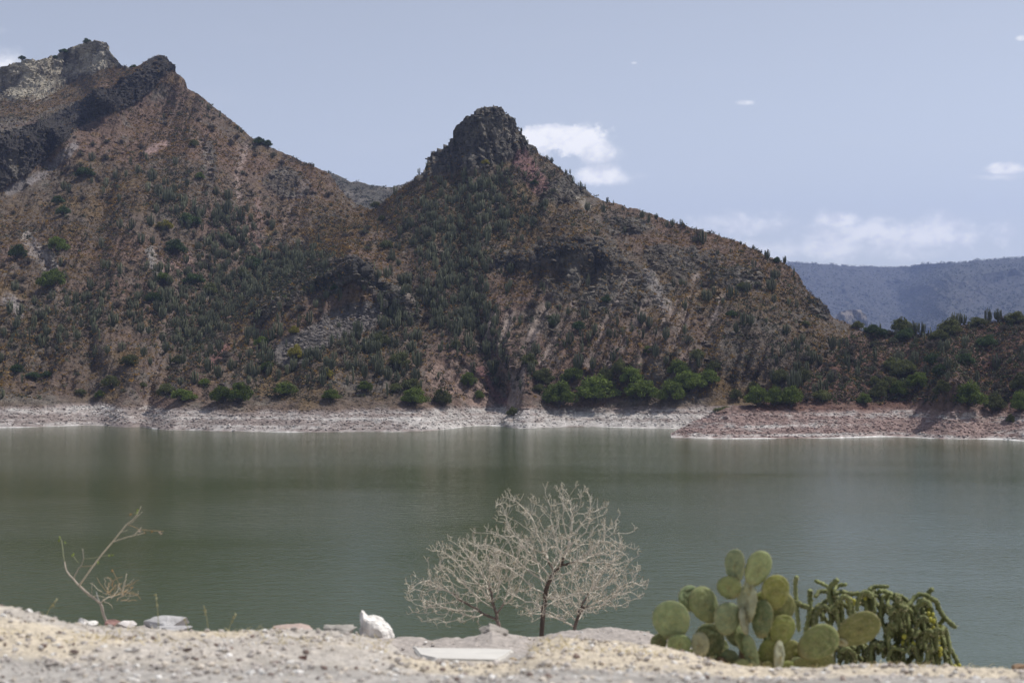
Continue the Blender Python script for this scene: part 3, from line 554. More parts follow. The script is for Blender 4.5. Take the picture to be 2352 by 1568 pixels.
# green trees and bushes: (u, v of crown centre, width, height, kind)
trees = [(954, 911, 64, 38, 'green'), (1016, 912, 46, 40, 'olive'), (1077, 871, 42, 38, 'green'), (838, 888, 38, 26, 'green'), (1101, 904, 22, 22, 'green'), (1282, 909, 80, 56, 'green'), (1371, 893, 104, 56, 'green'), (1474, 895, 84, 50, 'green'), (1542, 902, 66, 50, 'green'),
         (1248, 864, 60, 36, 'olive'), (1316, 862, 52, 36, 'green'), (1392, 860, 42, 34, 'olive'), (1422, 844, 36, 34, 'olive'), (1450, 864, 52, 40, 'green'), (1559, 844, 50, 36, 'green'), (1585, 872, 70, 46, 'green'), (1603, 817, 38, 28, 'olive'), (1217, 827, 42, 30, 'olive'), (876, 782, 50, 34, 'olive'), (917, 827, 54, 34, 'olive'), (944, 880, 50, 26, 'olive'), (910, 890, 32, 22, 'olive'), (1487, 803, 26, 20, 'green'), (1047, 789, 26, 20, 'olive'),
         (508, 905, 52, 44, 'green'), (552, 902, 58, 52, 'green'), (420, 905, 56, 30, 'green'), (384, 898, 42, 30, 'olive'), (656, 892, 62, 30, 'green'), (762, 906, 44, 24, 'green'), (468, 876, 26, 18, 'green'), (601, 784, 36, 26, 'green'), (612, 838, 32, 26, 'green'), (407, 824, 30, 20, 'olive'), (229, 904, 25, 20, 'green'), (253, 876, 42, 28, 'olive'), (185, 900, 26, 14, 'olive'), (76, 860, 40, 16, 'dark'), (108, 858, 34, 16, 'dark'), (38, 845, 34, 22, 'dark'), (297, 826, 46, 26, 'olive'),
         (120, 640, 60, 48, 'green'), (135, 563, 46, 38, 'green'), (376, 640, 40, 30, 'green'), (482, 664, 36, 26, 'olive'), (445, 640, 46, 26, 'dark'), (581, 600, 48, 28, 'dark'), (400, 568, 56, 34, 'dark'), (352, 684, 42, 28, 'dark'), (752, 858, 30, 26, 'yellow'), (677, 807, 36, 34, 'yellow'), (675, 760, 26, 20, 'yellow'), (41, 578, 44, 36, 'dark'),
         (376, 517, 40, 22, 'yellow'), (195, 395, 44, 26, 'dark'), (444, 330, 24, 16, 'olive'), (458, 404, 22, 16, 'green'), (437, 505, 58, 30, 'dark'), (133, 460, 32, 20, 'dark'), (143, 484, 36, 22, 'dark'), (595, 322, 32, 18, 'dark'), (615, 330, 24, 16, 'dark'), (205, 96, 22, 12, 'dark'), (143, 118, 24, 12, 'dark'), (56, 143, 20, 9, 'dark'), (307, 153, 18, 9, 'dark'), (124, 128, 16, 8, 'dark'),
         (1112, 376, 20, 14, 'yellow'), (886, 563, 32, 20, 'olive'), (879, 502, 24, 14, 'olive'), (862, 466, 26, 16, 'olive'), (1228, 418, 22, 12, 'dark'), (1741, 909, 62, 44, 'green'), (1818, 908, 56, 48, 'green'), (1779, 912, 46, 44, 'green'), (1795, 868, 42, 34, 'olive'), (1690, 905, 32, 24, 'olive'), (1731, 888, 34, 24, 'olive'), (1843, 865, 44, 34, 'olive'), (1570, 878, 60, 40, 'green'), (1628, 868, 54, 34, 'green'), (1640, 842, 36, 24, 'olive'),
         (1887, 909, 44, 26, 'olive'), (1986, 916, 34, 26, 'green'), (2017, 899, 42, 30, 'olive'), (2010, 878, 32, 24, 'olive'), (2041, 885, 52, 36, 'olive'), (2067, 895, 44, 36, 'green'), (2109, 875, 58, 44, 'green'), (2078, 848, 60, 40, 'olive'), (2051, 837, 46, 32, 'olive'), (2140, 824, 42, 28, 'dark'), (2160, 851, 42, 30, 'dark'), (2225, 909, 78, 58, 'green'), (2283, 924, 54, 42, 'olive'), (2167, 888, 46, 30, 'olive'), (2345, 924, 50, 46, 'green'), (2344, 878, 44, 34, 'olive'), (2215, 824, 48, 28, 'dark'), (2266, 785, 52, 28, 'dark'), (2180, 752, 58, 36, 'olive'), (2071, 748, 52, 36, 'olive'), (2156, 772, 44, 28, 'olive'), (2245, 738, 46, 20, 'olive'), (2332, 730, 54, 28, 'olive'), (1969, 745, 32, 18, 'olive'), (2002, 757, 46, 22, 'dark'), (2030, 764, 36, 20, 'dark'), (2082, 768, 50, 26, 'dark'),
         (1680, 721, 30, 18, 'dark'), (1707, 657, 38, 18, 'olive'), (1850, 742, 26, 14, 'olive'), (1673, 938, 66, 11, 'olive'), (1785, 596, 18, 15, 'dark'), (1240, 890, 30, 20, 'olive'), (2320, 960, 20, 20, 'olive'), (1180, 945, 30, 20, 'olive'), (520, 545, 30, 18, 'dark'), (330, 880, 20, 12, 'olive'), (560, 628, 30, 20, 'olive'), (690, 590, 26, 16, 'dark'), (770, 660, 22, 16, 'dark'), (1330, 750, 34, 22, 'dark'), (1270, 735, 36, 24, 'dark'), (1390, 690, 26, 18, 'dark')]
KIND = dict(green=('thorn_tree', 'green rounded tree', 'tree', 'green trees across the lake'), olive=('scrub_tree', 'olive bushy tree', 'tree', 'olive bushy trees across the lake'),
            yellow=('flowering_bush', 'yellow green bush', 'bush', 'yellow bushes across the lake'), dark=('dark_bush', 'dark green low bush', 'bush', 'dark bushes across the lake'))
tree_spots = []
def put_tree(u, v, w, h, kind):
    sh = which(u, v + h * .5); p, i, j = sheet_at(sh, u, v + h * .48); d = p[1]; tree_spots.append((u, v + h * .4, w))
    nm, lab, cat, grp = KIND[kind]; sz = 'broad' if w > 50 else 'small' if w < 28 else 'mid sized'
    e = empty(nm, p - np.array([0, 0, .2]), f'{sz} {lab}', cat, grp); to_label.append((e, f'{sz} {lab}', f'{sz} {lab}es' if lab.endswith('bush') else f'{sz} {lab}s', u, v))
    W, H = w / F * d, h / F * d; e.scale = (W / 4.9, W / 4.9, H / 3.1); e.rotation_euler.z = rng.random() * 6.28
    cm, tm = get_tree(kind, int(rng.integers(0, 3)))
    for n_, md in (('crown', cm), ('trunk', tm)):
        o = bpy.data.objects.new(n_, md); C.objects.link(o); o.parent = e
for t_ in trees: put_tree(*t_)
for a_ in list(TT.values()):
    for d_ in a_: pass
# cacti: explicit ones (u, base v, height px, template), then a random spread following the photo's density
cacti = [(959, 782, 34, 2), (959, 845, 44, 2), (954, 875, 38, 2), (1023, 630, 26, 0), (886, 640, 30, 2), (824, 772, 38, 2), (869, 862, 36, 2), (1077, 802, 40, 0), (1115, 815, 38, 2), (1135, 862, 42, 2), (1231, 816, 36, 2), (1330, 850, 44, 0), (1310, 876, 36, 2), (1491, 752, 30, 2), (1409, 834, 30, 0), (1074, 740, 46, 2), (1050, 762, 40, 2), (1362, 850, 34, 0), (1012, 740, 30, 1), (862, 640, 24, 2), (880, 790, 26, 2), (838, 870, 34, 1), (912, 880, 30, 2),
         (2116, 762, 32, 2), (2293, 737, 32, 2), (2271, 737, 34, 0), (2194, 748, 34, 0), (2215, 745, 26, 0), (2058, 778, 22, 2), (2136, 785, 34, 3), (2102, 842, 42, 2), (1969, 868, 28, 0), (1884, 900, 32, 2), (1870, 902, 24, 1), (1823, 895, 54, 2), (1834, 890, 44, 0), (1778, 880, 38, 2), (1787, 888, 34, 1), (1913, 802, 36, 0), (1930, 802, 28, 1), (1850, 834, 30, 0), (1860, 836, 24, 3), (2162, 810, 30, 1), (2240, 880, 30, 1), (2002, 760, 22, 0), (2020, 764, 26, 3), (1945, 800, 22, 1), (2290, 850, 40, 0), (2180, 740, 24, 1), (2300, 740, 14, 3), (2204, 742, 30, 1),
         (1762, 596, 24, 2), (1802, 606, 20, 0), (1615, 560, 36, 2), (1771, 670, 34, 2), (1784, 640, 22, 2), (1824, 634, 26, 3), (1267, 373, 15, 2), (1256, 368, 12, 1), (1241, 360, 12, 3), (1286, 394, 12, 0), (1300, 402, 15, 0), (1306, 408, 14, 3), (1317, 422, 16, 1), (1326, 430, 15, 3), (1342, 440, 15, 3), (1396, 465, 13, 1), (1508, 504, 15, 2), (1532, 520, 17, 2), (1544, 521, 19, 2), (1564, 522, 17, 1), (1599, 530, 12, 3), (1211, 334, 13, 1), (966, 400, 16, 1), (982, 388, 16, 0), (1183, 286, 8, 4), (1194, 310, 12, 1), (1730, 575, 12, 0), (1860, 690, 18, 3), (1872, 706, 14, 3), (1700, 562, 10, 2), (1650, 545, 10, 3), (1471, 488, 10, 4), (1430, 478, 8, 4),
         (465, 240, 10, 0), (478, 252, 14, 1), (505, 270, 12, 0), (545, 300, 13, 1), (555, 306, 12, 0), (640, 350, 8, 4), (720, 384, 10, 1), (755, 398, 8, 0), (347, 520, 30, 2), (350, 417, 30, 2), (392, 460, 34, 2), (364, 450, 32, 2), (384, 466, 38, 2), (340, 442, 28, 1), (496, 450, 26, 2), (525, 460, 30, 2), (520, 490, 36, 2), (550, 510, 36, 2), (500, 505, 34, 2), (302, 528, 30, 2), (325, 560, 30, 2), (375, 530, 26, 2), (119, 690, 28, 2), (118, 570, 20, 0), (233, 570, 28, 0), (250, 615, 22, 2), (316, 690, 26, 2), (380, 700, 40, 2), (362, 716, 30, 2), (337, 620, 24, 1), (222, 735, 30, 1), (78, 700, 24, 0), (35, 755, 28, 2), (138, 770, 28, 2), (177, 782, 28, 2), (105, 775, 26, 0), (152, 778, 20, 1), (279, 808, 26, 2), (250, 815, 22, 2), (330, 818, 26, 2), (5, 830, 26, 2), (20, 720, 34, 1), (5, 917, 26, 2), (750, 622, 28, 2), (600, 835, 36, 2), (570, 860, 30, 2), (530, 850, 30, 2), (500, 868, 34, 2), (450, 880, 34, 2), (415, 885, 24, 2), (640, 870, 26, 1), (660, 860, 26, 1), (675, 850, 34, 2), (760, 898, 20, 0), (700, 850, 30, 1)]
cactus_mesh = []
for k_, t_ in enumerate(CT):
    o_ = np_mesh('column_cactus', *t_[:3], M_cact, t_[3], True); cactus_mesh.append(o_.data); bpy.data.objects.remove(o_)
HT = [t_[0][:, 2].max() for t_ in CT]
blobs = [(1100, 440, 70, 40, 60), (1085, 520, 80, 50, 90), (1060, 610, 60, 60, 110), (1050, 700, 55, 50, 90), (1080, 760, 40, 50, 50), (980, 500, 70, 50, 50), (1200, 500, 50, 40, 30), (385, 450, 36, 34, 24), (480, 495, 70, 30, 50), (540, 560, 60, 40, 60), (640, 620, 70, 26, 80), (580, 660, 90, 34, 110), (500, 710, 70, 40, 80), (440, 770, 50, 50, 70), (690, 590, 50, 20, 40), (740, 650, 50, 30, 20),
         (860, 790, 90, 60, 70), (720, 800, 110, 60, 60), (930, 700, 50, 50, 50), (620, 830, 80, 40, 40), (200, 700, 150, 60, 60), (100, 760, 90, 50, 40), (350, 700, 90, 60, 40), (880, 840, 80, 40, 30), (450, 620, 60, 40, 30), (1150, 820, 50, 50, 24), (1300, 740, 140, 60, 30), (1500, 760, 160, 80, 24), (1650, 640, 130, 60, 24), (1450, 500, 120, 30, 16), (1750, 720, 100, 60, 20), (2100, 820, 150, 60, 34), (1850, 840, 70, 40, 16), (300, 400, 150, 80, 24), (980, 560, 80, 70, 40), (1150, 420, 90, 20, 24)]
spots = [(u, v, h, k) for (u, v, h, k) in cacti]
for (u, v, ru, rv, n) in blobs:
    for _ in range(int(n * 1.0)):
        uu, vv_ = u + ru * rng.normal() * .75, v + rv * rng.normal() * .75
        if uu < -60 or uu > 2420 or vv_ > 915: continue
        sh = which(uu, vv_)
        if sh is AB and (vv_ < pl(silAB, uu) + 4 or (uu > 1548 and vv_ > pl(silC, uu) - 4)): continue
        p, i, j = sheet_at(sh, uu, vv_)
        if sh is AB and (SCREE[i, j] > .5 and rng.random() < .92 or AB.rock[i, j] > .65 and rng.random() < .8): continue
        hm = rng.uniform(1.5, 4.0); spots.append((uu, vv_, hm / p[1] * F, int(rng.choice([0, 1, 2, 3, 4, 5], p=[.24, .2, .22, .16, .08, .1]))))
spots.sort(key=lambda s: -s[2])
rest = []
for n_, (u, v, h, k) in enumerate(spots):
    sh = which(u, v); p, i, j = sheet_at(sh, u, v); sc = h / F * p[1] / HT[k]
    if n_ < 300:
        o = bpy.data.objects.new('column_cactus', cactus_mesh[k]); C.objects.link(o); o.location = p; wd = sc * rng.uniform(.9, 1.15)
        o.scale = (wd, wd, sc); o.rotation_euler = (rng.normal() * .03, rng.normal() * .03, rng.random() * 6.28)
        form = ['many armed', 'clustered', 'broad candelabra', 'slim few armed', 'single stemmed', 'tall dense'][k]
        tag(o, f'{form} column cactus', 'cactus', 'column cacti on the far hills'); to_label.append((o, f'{form} column cactus', f'{form} column cacti', u, v))
    else: rest.append((k, p, sc))
arr = []
for k in range(6):
    r_ = [x for x in rest if x[0] == k]
    if r_: arr.append(scatter_mesh(CT[k], np.array([x[1] for x in r_]), np.array([x[2] for x in r_]), rng.random(len(r_)) * 6.28, (.8 + .4 * rng.random(len(r_)))[:, None] * np.ones((1, 3))))
if arr:
    v_, q_, t_, c_ = join_arrays(arr); tag(np_mesh('small_column_cacti', v_, q_, t_, M_cact, c_, True), 'hundreds of smaller column cacti dotting the far hillsides', 'cacti', None, 'stuff')
# leafless grey shrubs one can tell apart
SH = []
for k in range(4):
    a_ = shrub_tmpl(50 + k, 3.2, 2.0, 70, (.105, .088, .076), (.125, .108, .085) if k < 3 else (.11, .12, .07), 14)
    o_ = np_mesh('leafless_shrub', *a_[:3], M_twig, a_[3]); SH.append((a_, o_.data)); bpy.data.objects.remove(o_)
def dens_AB():
    U, V, Z = AB.U, AB.V, AB.P[..., 2]; X, Y = AB.P[..., 0], AB.P[..., 1]
    d = smooth(Z, 5.2, 7.0) * (1 - .8 * AB.rock) * (U > -120) * (U < 2450)
    hid = (U > 1545) & (V > np.interp(U, *np.array(silC).T) + 25); return d * (~hid) * (1 - .95 * SCREE)
baseAB = dens_AB(); lum = colAB.mean(-1); baseAB *= 1 - .85 * smooth(lum, .19, .27)
clump = fbm(AB.P[..., 0] * .05, AB.P[..., 1] * .05, AB.P[..., 2] * .05, o=3)
P_, i_, j_ = sheet_sample(AB, baseAB * smooth(clump, -.1, .4) * (AB.V > AB.vt[None] + 10), 210)
big = []
for p in P_: big.append((p, rng.uniform(.55, 1.25)))
CU, CV = CC.U, CC.V
baseC = smooth(CC.P[..., 2], 5.6, 7.2) * (CU < 2450)
Pc_, ic_, jc_ = sheet_sample(CC, baseC, 50)
for p in Pc_: big.append((p, rng.uniform(.5, 1.1)))
big.sort(key=lambda b: b[0][1] / b[1])
for p, s in big:
    u, v = U0 + F * p[0] / p[1], V0 - F * (p[2] - HC) / p[1]; k = int(rng.integers(0, 4))
    o = bpy.data.objects.new('leafless_shrub', SH[k][1]); C.objects.link(o); o.location = p; o.scale = (s, s, s * rng.uniform(.7, 1.05)); o.rotation_euler.z = rng.random() * 6.28
    zz = 'large' if s > 1 else 'small' if s < .75 else 'medium'; tag(o, zz + ' leafless shrub', 'shrub', 'leafless shrubs on the far hills'); to_label.append((o, zz + ' leafless shrub', zz + ' leafless shrubs', u, v))
write_labels()
# ground cover: ochre dry tufts, grey brown scrub, dark low plants
def tuft_tmpl(seed, n, w, h, flat):
    rg = np.random.default_rng(seed); mb = MB(); leaf_cloud(mb, (0, 0, h * .35), (w, w, h * .6), n, .14, (1, 1, 1), rg, shell=.2); return mb.arrays()
TF = [tuft_tmpl(90 + k, 16, .42, .5, 1) for k in range(4)]
def cover(sh, dens, n, cols, smin, smax, flat=1.):
    P, i, j = sheet_sample(sh, dens, n); out = []
    for k in range(4):
        m_ = np.arange(len(P)) % 4 == k; c = np.array(cols)[rng.integers(0, len(cols), m_.sum())] * (.75 + .5 * rng.random((m_.sum(), 1)))
        s = rng.uniform(smin, smax, m_.sum()) * (.6 + .8 * rng.random(m_.sum()) ** 2)
        out.append(scatter_mesh(TF[k], P[m_], np.stack([s, s, s * flat], -1), rng.random(m_.sum()) * 6.28, c))
    return out
och = smooth(fbm(AB.P[..., 0] * .03, AB.P[..., 1] * .03, AB.P[..., 2] * .03, o=4), -.35, .3)
drk = smooth(-clump, -.2, .35)
oc = [(.27, .155, .035), (.22, .135, .04), (.16, .105, .05), (.28, .185, .06)]; gb = [(.085, .072, .058), (.10, .085, .065), (.065, .062, .045), (.065, .078, .04)]
lst = cover(AB, baseAB * (.2 + och), 38000, oc, .8, 1.8, .8) + cover(CC, baseC, 2600, oc, .7, 1.5, .8)
v_, q_, t_, c_ = join_arrays(lst); tag(np_mesh('dry_ground_cover', v_, q_, t_, M_veg, c_), 'ochre dry tufts covering the far hillsides', 'ground cover', None, 'stuff')
lst = cover(AB, baseAB * (.15 + drk), 17000, gb, 1.0, 2.4, .9) + cover(CC, baseC, 2400, gb, .9, 2.2, .9) + cover(EE, np.ones_like(EE.U), 4500, gb, 1.5, 3.4, .9)
v_, q_, t_, c_ = join_arrays(lst); tag(np_mesh('grey_scrub', v_, q_, t_, M_veg, c_), 'grey brown scrub growing over the far hillsides', 'scrub', None, 'stuff')
BD = np.zeros_like(AB.U)
for (u, v, ru, rv, n) in blobs: BD = BD + n / (ru * rv) * 60 * np.exp(-((AB.U - u) / ru) ** 2 - ((AB.V - v) / rv) ** 2)
lst = cover(AB, smooth(AB.P[..., 2], 5.2, 7) * np.minimum(BD, 2.5) * (1 - SCREE) * (1 - .9 * AB.rock * (AB.V < 430)), 15000, [(.075, .085, .045), (.09, .085, .06), (.06, .07, .04), (.10, .095, .07)], .9, 2.3, 1.0) + cover(CC, baseC, 2500, [(.07, .085, .04), (.09, .08, .055)], 1.0, 2.4, 1.0)
v_, q_, t_, c_ = join_arrays(lst); tag(np_mesh('green_scrub', v_, q_, t_, M_veg, c_), 'grey green scrub filling the gaps between the cacti', 'scrub', None, 'stuff')
pd, idd, jdd = sheet_sample(DD, np.ones_like(DD.U) * (DD.V < 770) * (DD.U > 1750) * (DD.U < 2500), 3500)
rimj = rng.integers(0, len(DD.us), 500); prim = DD.P[-1, rimj]; pd = np.concatenate([pd, prim])
v_, q_, t_, c_ = scatter_mesh(TF[0], pd, rng.uniform(6, 14, len(pd)), rng.random(len(pd)) * 6.28, np.array([[.06, .07, .045]]) * (.7 + .6 * rng.random((len(pd), 1))))
tag(np_mesh('plateau_scrub', v_, q_, t_, M_veg, c_), 'dark scrub dotting the far plateau', 'scrub', None, 'stuff')
# loose stones: on rock and scree, thick on the shore band
iv, it = ico(sub=1); 
def stone_tmpl(seed, rough=.28, sub=1):
    rg = np.random.default_rng(seed); v, t = ico(sub=sub); v = v * (1 + rough * rg.normal(size=(len(v), 1))); v[:, 2] *= .7; return v, None, t, np.ones((len(v), 3))
ST = [stone_tmpl(200 + k) for k in range(3)]
ringAB = smooth(5.5 - AB.P[..., 2], 0, 1.5) * smooth(AB.P[..., 2], .1, .4) * (AB.U > -100) * (AB.U < 1620); ringC = smooth(6 - CC.P[..., 2], 0, 1.5) * smooth(CC.P[..., 2], .1, .4) * (CC.U < 2440)
scree = np.exp(-(seg_dist(AB.U, AB.V, [(850, 722), (790, 740), (690, 800)]) / 26) ** 2)
arr = []
def stones(sh, colr, dens, n, smin, smax, mul):
    P, i, j = sheet_sample(sh, dens, n); c = np.clip(colr[i, j] * mul * (.65 + .7 * rng.random((n, 1))), 0, .85); s = smin + (smax - smin) * rng.random(n) ** 4
    for k in range(3):
        m_ = np.arange(n) % 3 == k; arr.append(scatter_mesh(ST[k], P[m_], np.stack([s[m_] * rng.uniform(.7, 1.6, m_.sum()), s[m_], s[m_] * rng.uniform(.5, 1.1, m_.sum())], -1), rng.random(m_.sum()) * 6.28, c[m_]))
stones(AB, colAB, ringAB, 11000, .05, .42, 1.15); stones(CC, colC, ringC, 9000, .05, .42, 1.15); stones(AB, colAB, AB.rock * (AB.U > -100) * (AB.V > AB.vt[None] + 5) + .15 * baseAB, 9000, .15, 1.1, .9); stones(AB, colAB, scree, 2500, .15, .6, 1.1); stones(CC, colC, baseC, 2000, .15, .6, 1.1)
v_, q_, t_, c_ = join_arrays(arr); tag(np_mesh('loose_stones', v_, q_, t_, M_stone, c_), 'loose broken stones on the far slopes and shore band', 'stones', None, 'stuff')

# ------------------------------------------------------------------ near ground: roadside gravel, sandy bank, far lip
crest1 = [(-300, 1375), (0, 1393), (40, 1400), (90, 1412), (150, 1430), (220, 1440), (300, 1448), (400, 1452), (560, 1452), (640, 1450), (700, 1447), (760, 1452), (830, 1464), (900, 1482), (950, 1500), (1000, 1514), (1060, 1520), (1150, 1522), (1190, 1512), (1215, 1486), (1250, 1473), (1300, 1468), (1360, 1472), (1430, 1482), (1500, 1490), (1570, 1505), (1640, 1524), (1700, 1540), (1780, 1547), (1850, 1546), (1940, 1536), (2060, 1532), (2150, 1536), (2250, 1548), (2352, 1556), (2700, 1570)]
crest2 = [(-300, 1440), (0, 1435), (200, 1438), (260, 1436), (330, 1438), (420, 1446), (560, 1456), (700, 1450), (800, 1452), (900, 1462), (1000, 1466), (1060, 1464), (1100, 1456), (1130, 1446), (1170, 1458), (1240, 1464), (1290, 1452), (1340, 1447), (1400, 1444), (1460, 1446), (1500, 1455), (1600, 1490), (1700, 1520), (2000, 1540), (2350, 1565), (2700, 1580)]
def h_of(v, d): return (v - V0) / F * d
GD = np.concatenate([np.linspace(1.5, 6, 40), np.linspace(6.04, 9.4, 190), np.linspace(9.43, 15.2, 130), np.linspace(15.3, 22, 30), np.linspace(22.5, 60, 20)])
def ground_h(u, d):
    """depth below the camera"""
    c1, c2 = pl(crest1, u), pl(crest2, u)
    hA = h_of(1585, 6.4); h1 = h_of(c1, 9.0); hs_ = np.maximum(h_of(1513, 11.6), h1 + .12); hs_ = np.minimum(hs_, h_of(c1, 9.0) + .75); h2 = h_of(c2, 14.2)
    kd = np.array([0, 4., 6.4, 7.9, 9.0, 10.0, 12.3, 13.3, 14.2, 15.0, 60])
    ks = [hA - .25 + 0 * u, hA - .15 + 0 * u, hA + 0 * u, h_of(1545 * .55 + c1 * .45, 7.9), h1, h_of(np.maximum(c1 + 14, 1512), 10.0), h_of(np.maximum(c2 + 28, 1502), 12.3), h_of(c2 + 12, 13.3), h2, h2 + .8, h2 + .8 + 45 * .62 + 0 * u]
    out = np.zeros_like(u + d); D = np.broadcast_to(d, out.shape)
    for a in range(len(kd) - 1):
        t = (D - kd[a]) / (kd[a + 1] - kd[a]); m_ = (t >= 0) & ((t < 1) | (a == len(kd) - 2)); ts = t * t * (3 - 2 * t) if 2 <= a < 9 else t
        out = np.where(m_, ks[a] * (1 - ts) + ks[a + 1] * ts, out)
    return out
gu = np.arange(-300, 2700, 3.2); GU, GDm = np.meshgrid(gu, GD); Hh = ground_h(GU, GDm)
GX, GY = (GU - U0) / F * GDm, GDm
sand = smooth(GDm + .25 * fbm(GX * 1.5, GY * 1.5, o=3), 7.4, 8.0) * (1 - smooth(GDm, 9.6, 10.3))
Hh -=   .016 * fbm(GX * 2.2, GY * 2.2, o=4) + .007 * fbm(GX * 14, GY * 14, o=3, g=.7) * (1 + sand) + .03 * fbm(GX * 5, GY * 5, o=4, g=.6) * smooth(GDm, 10, 12)
slabm = smooth(GDm, 8.7, 9.5) * (1 - smooth(GDm, 11.3, 11.9)) * smooth(GU, 890, 950) * (1 - smooth(GU, 1195, 1230))
Hh = Hh * (1 - slabm) + slabm * (h_of(1519, 9.9) + (GDm - 9.9) * (h_of(1491, 11.4) - h_of(1519, 9.9)) / 1.5 + .012 + .022 * fbm(GX * 5, GY * 5, o=4))
GP = np.stack([GX, GY, HC - Hh], -1)
gn = fbm(GX * 3, GY * 3, o=4); gf = fbm(GX * 22, GY * 22, o=3, g=.7)
gc = lerp(np.broadcast_to(np.array([.43, .405, .375]), GP.shape), (.34, .32, .295), smooth(gn, -.1, .4))
gc = lerp(gc, (.56, .475, .33), sand * smooth(fbm(GX * 1.1, GY * 1.1, o=3) + .25, -.2, .25)); gc = lerp(gc, (.60, .54, .47), sand * .5)
gc = lerp(gc, (.40, .36, .33), smooth(GDm, 10.2, 11.5)); gc = gc * (1 + .28 * gf[..., None])
nr, nc = GP.shape[:2]; i = np.arange(nr - 1)[:, None] * nc; j = np.arange(nc - 1)[None]
tag(np_mesh('ground', GP.reshape(-1, 3), np.stack([i + j, i + j + 1, i + nc + j + 1, i + nc + j], -1).reshape(-1, 4), None, M_near, gc.reshape(-1, 3)), 'grey gravel verge with a sandy bank in the foreground', 'ground', None, 'structure')
def gz(u, d): return HC - float(ground_h(np.array([float(u)]), np.array([float(d)]))[0])
def gpt(u, d, dz=0): return np.array([(u - U0) / F * d, d, gz(u, d) + dz])
def at(u, v, d): return np.array([(u - U0) / F * d, d, HC + (V0 - v) / F * d])
# gravel
n = 15000; d_ = np.concatenate([5.5 + 4.0 * rng.random(11000), 9.5 + 4.9 * rng.random(4000)]); u_ = rng.uniform(-200, 2550, n); Hs = HC - ground_h(u_, d_)
u_ = np.where((d_ > 8.6) & (d_ < 11.8) & (u_ > 900) & (u_ < 1220), u_ + 420, u_); Hs = HC - ground_h(u_, d_); s = .004 + .020 * rng.random(n) ** 5 + (.012 * (rng.random(n) > .995)); Pg = np.stack([(u_ - U0) / F * d_, d_, Hs + s * .2], -1)
tone = rng.random(n); cg = np.where(tone[:, None] < .5, [[.46, .42, .39]], np.where(tone[:, None] < .8, [[.56, .50, .43]], np.where(tone[:, None] < .94, [[.72, .70, .67]], [[.20, .15, .13]]))) * (.8 + .4 * rng.random((n, 1)))
arr = []
for k in range(3):
    m_ = np.arange(n) % 3 == k; arr.append(scatter_mesh(ST[k], Pg[m_], s[m_], rng.random(m_.sum()) * 6.28, cg[m_]))
v_, q_, t_, c_ = join_arrays(arr); tag(np_mesh('gravel', v_, q_, t_, M_stone, c_), 'loose gravel and pebbles strewn on the foreground verge', 'gravel', None, 'stuff')
# dry grass on the bank
mb = MB()
for k in range(2600):
    u = rng.uniform(-100, 2450); d = rng.uniform(8.1, 9.6)
    if 890 < u < 1215: continue
    if fbm(np.array([u / 90.]), np.array([d * 2.]), o=2)[0] < -.05: continue
    p = gpt(u, d, -.005); a = rng.random() * 6.28; L = rng.uniform(.015, .055); q = p + np.array([math.cos(a) * L, math.sin(a) * L, L * rng.uniform(.3, 1)])
    tube(mb, [p, (p + q) / 2 + [0, 0, L * .2], q], [.0022, .0018, .001], 3, np.array([.60, .50, .27]) * rng.uniform(.7, 1.2), cap=False)
tag(mb.build('dry_grass', M_twig), 'short straw coloured dry grass on the sandy bank', 'grass', None, 'stuff')
# rocks
def rock(name, u, v, d, w, h, dep, seed, col, label, cut=.55, parent=None, tilt=0, rough=.16):
    """a boulder cut by random planes; (u, v) is the middle of its foot"""
    rg = np.random.default_rng(seed); vv, tt = ico(sub=4)
    vv = vv / np.abs(vv).max(1)[:, None] * .55 + vv * .45
    for k in range(9):
        nrm = rg.normal(size=3); nrm /= np.linalg.norm(nrm); o_ = cut + .3 * rg.random(); ex = vv @ nrm - o_; vv = vv - np.outer(np.maximum(ex, 0), nrm)
    vv = vv * (1 + rough * fbm(vv[:, 0] * 2.2 + seed, vv[:, 1] * 2.2, vv[:, 2] * 2.2, o=4, g=.55)[:, None])
    mn, mx = vv.min(0), vv.max(0); vv = (vv - (mn + mx) / 2) / (mx - mn); vv[:, 2] += .5
    vv = vv * np.array([w, dep, h]); ct, st_ = math.cos(tilt), math.sin(tilt); vv = np.stack([vv[:, 0] * ct - vv[:, 2] * st_, vv[:, 1], vv[:, 0] * st_ + vv[:, 2] * ct], -1)
    c = np.array(col) * (1 + .18 * fbm(vv[:, 0] * 12 + seed, vv[:, 1] * 12, vv[:, 2] * 12, o=4)[:, None])
    o = np_mesh(name, vv, None, tt, M_rock, c); o.location = at(u, v, d); return tag(o, label, 'rock')
px = lambda n_, d: n_ / F * d
WH = (.80, .77, .73); GR = (.50, .49, .49)
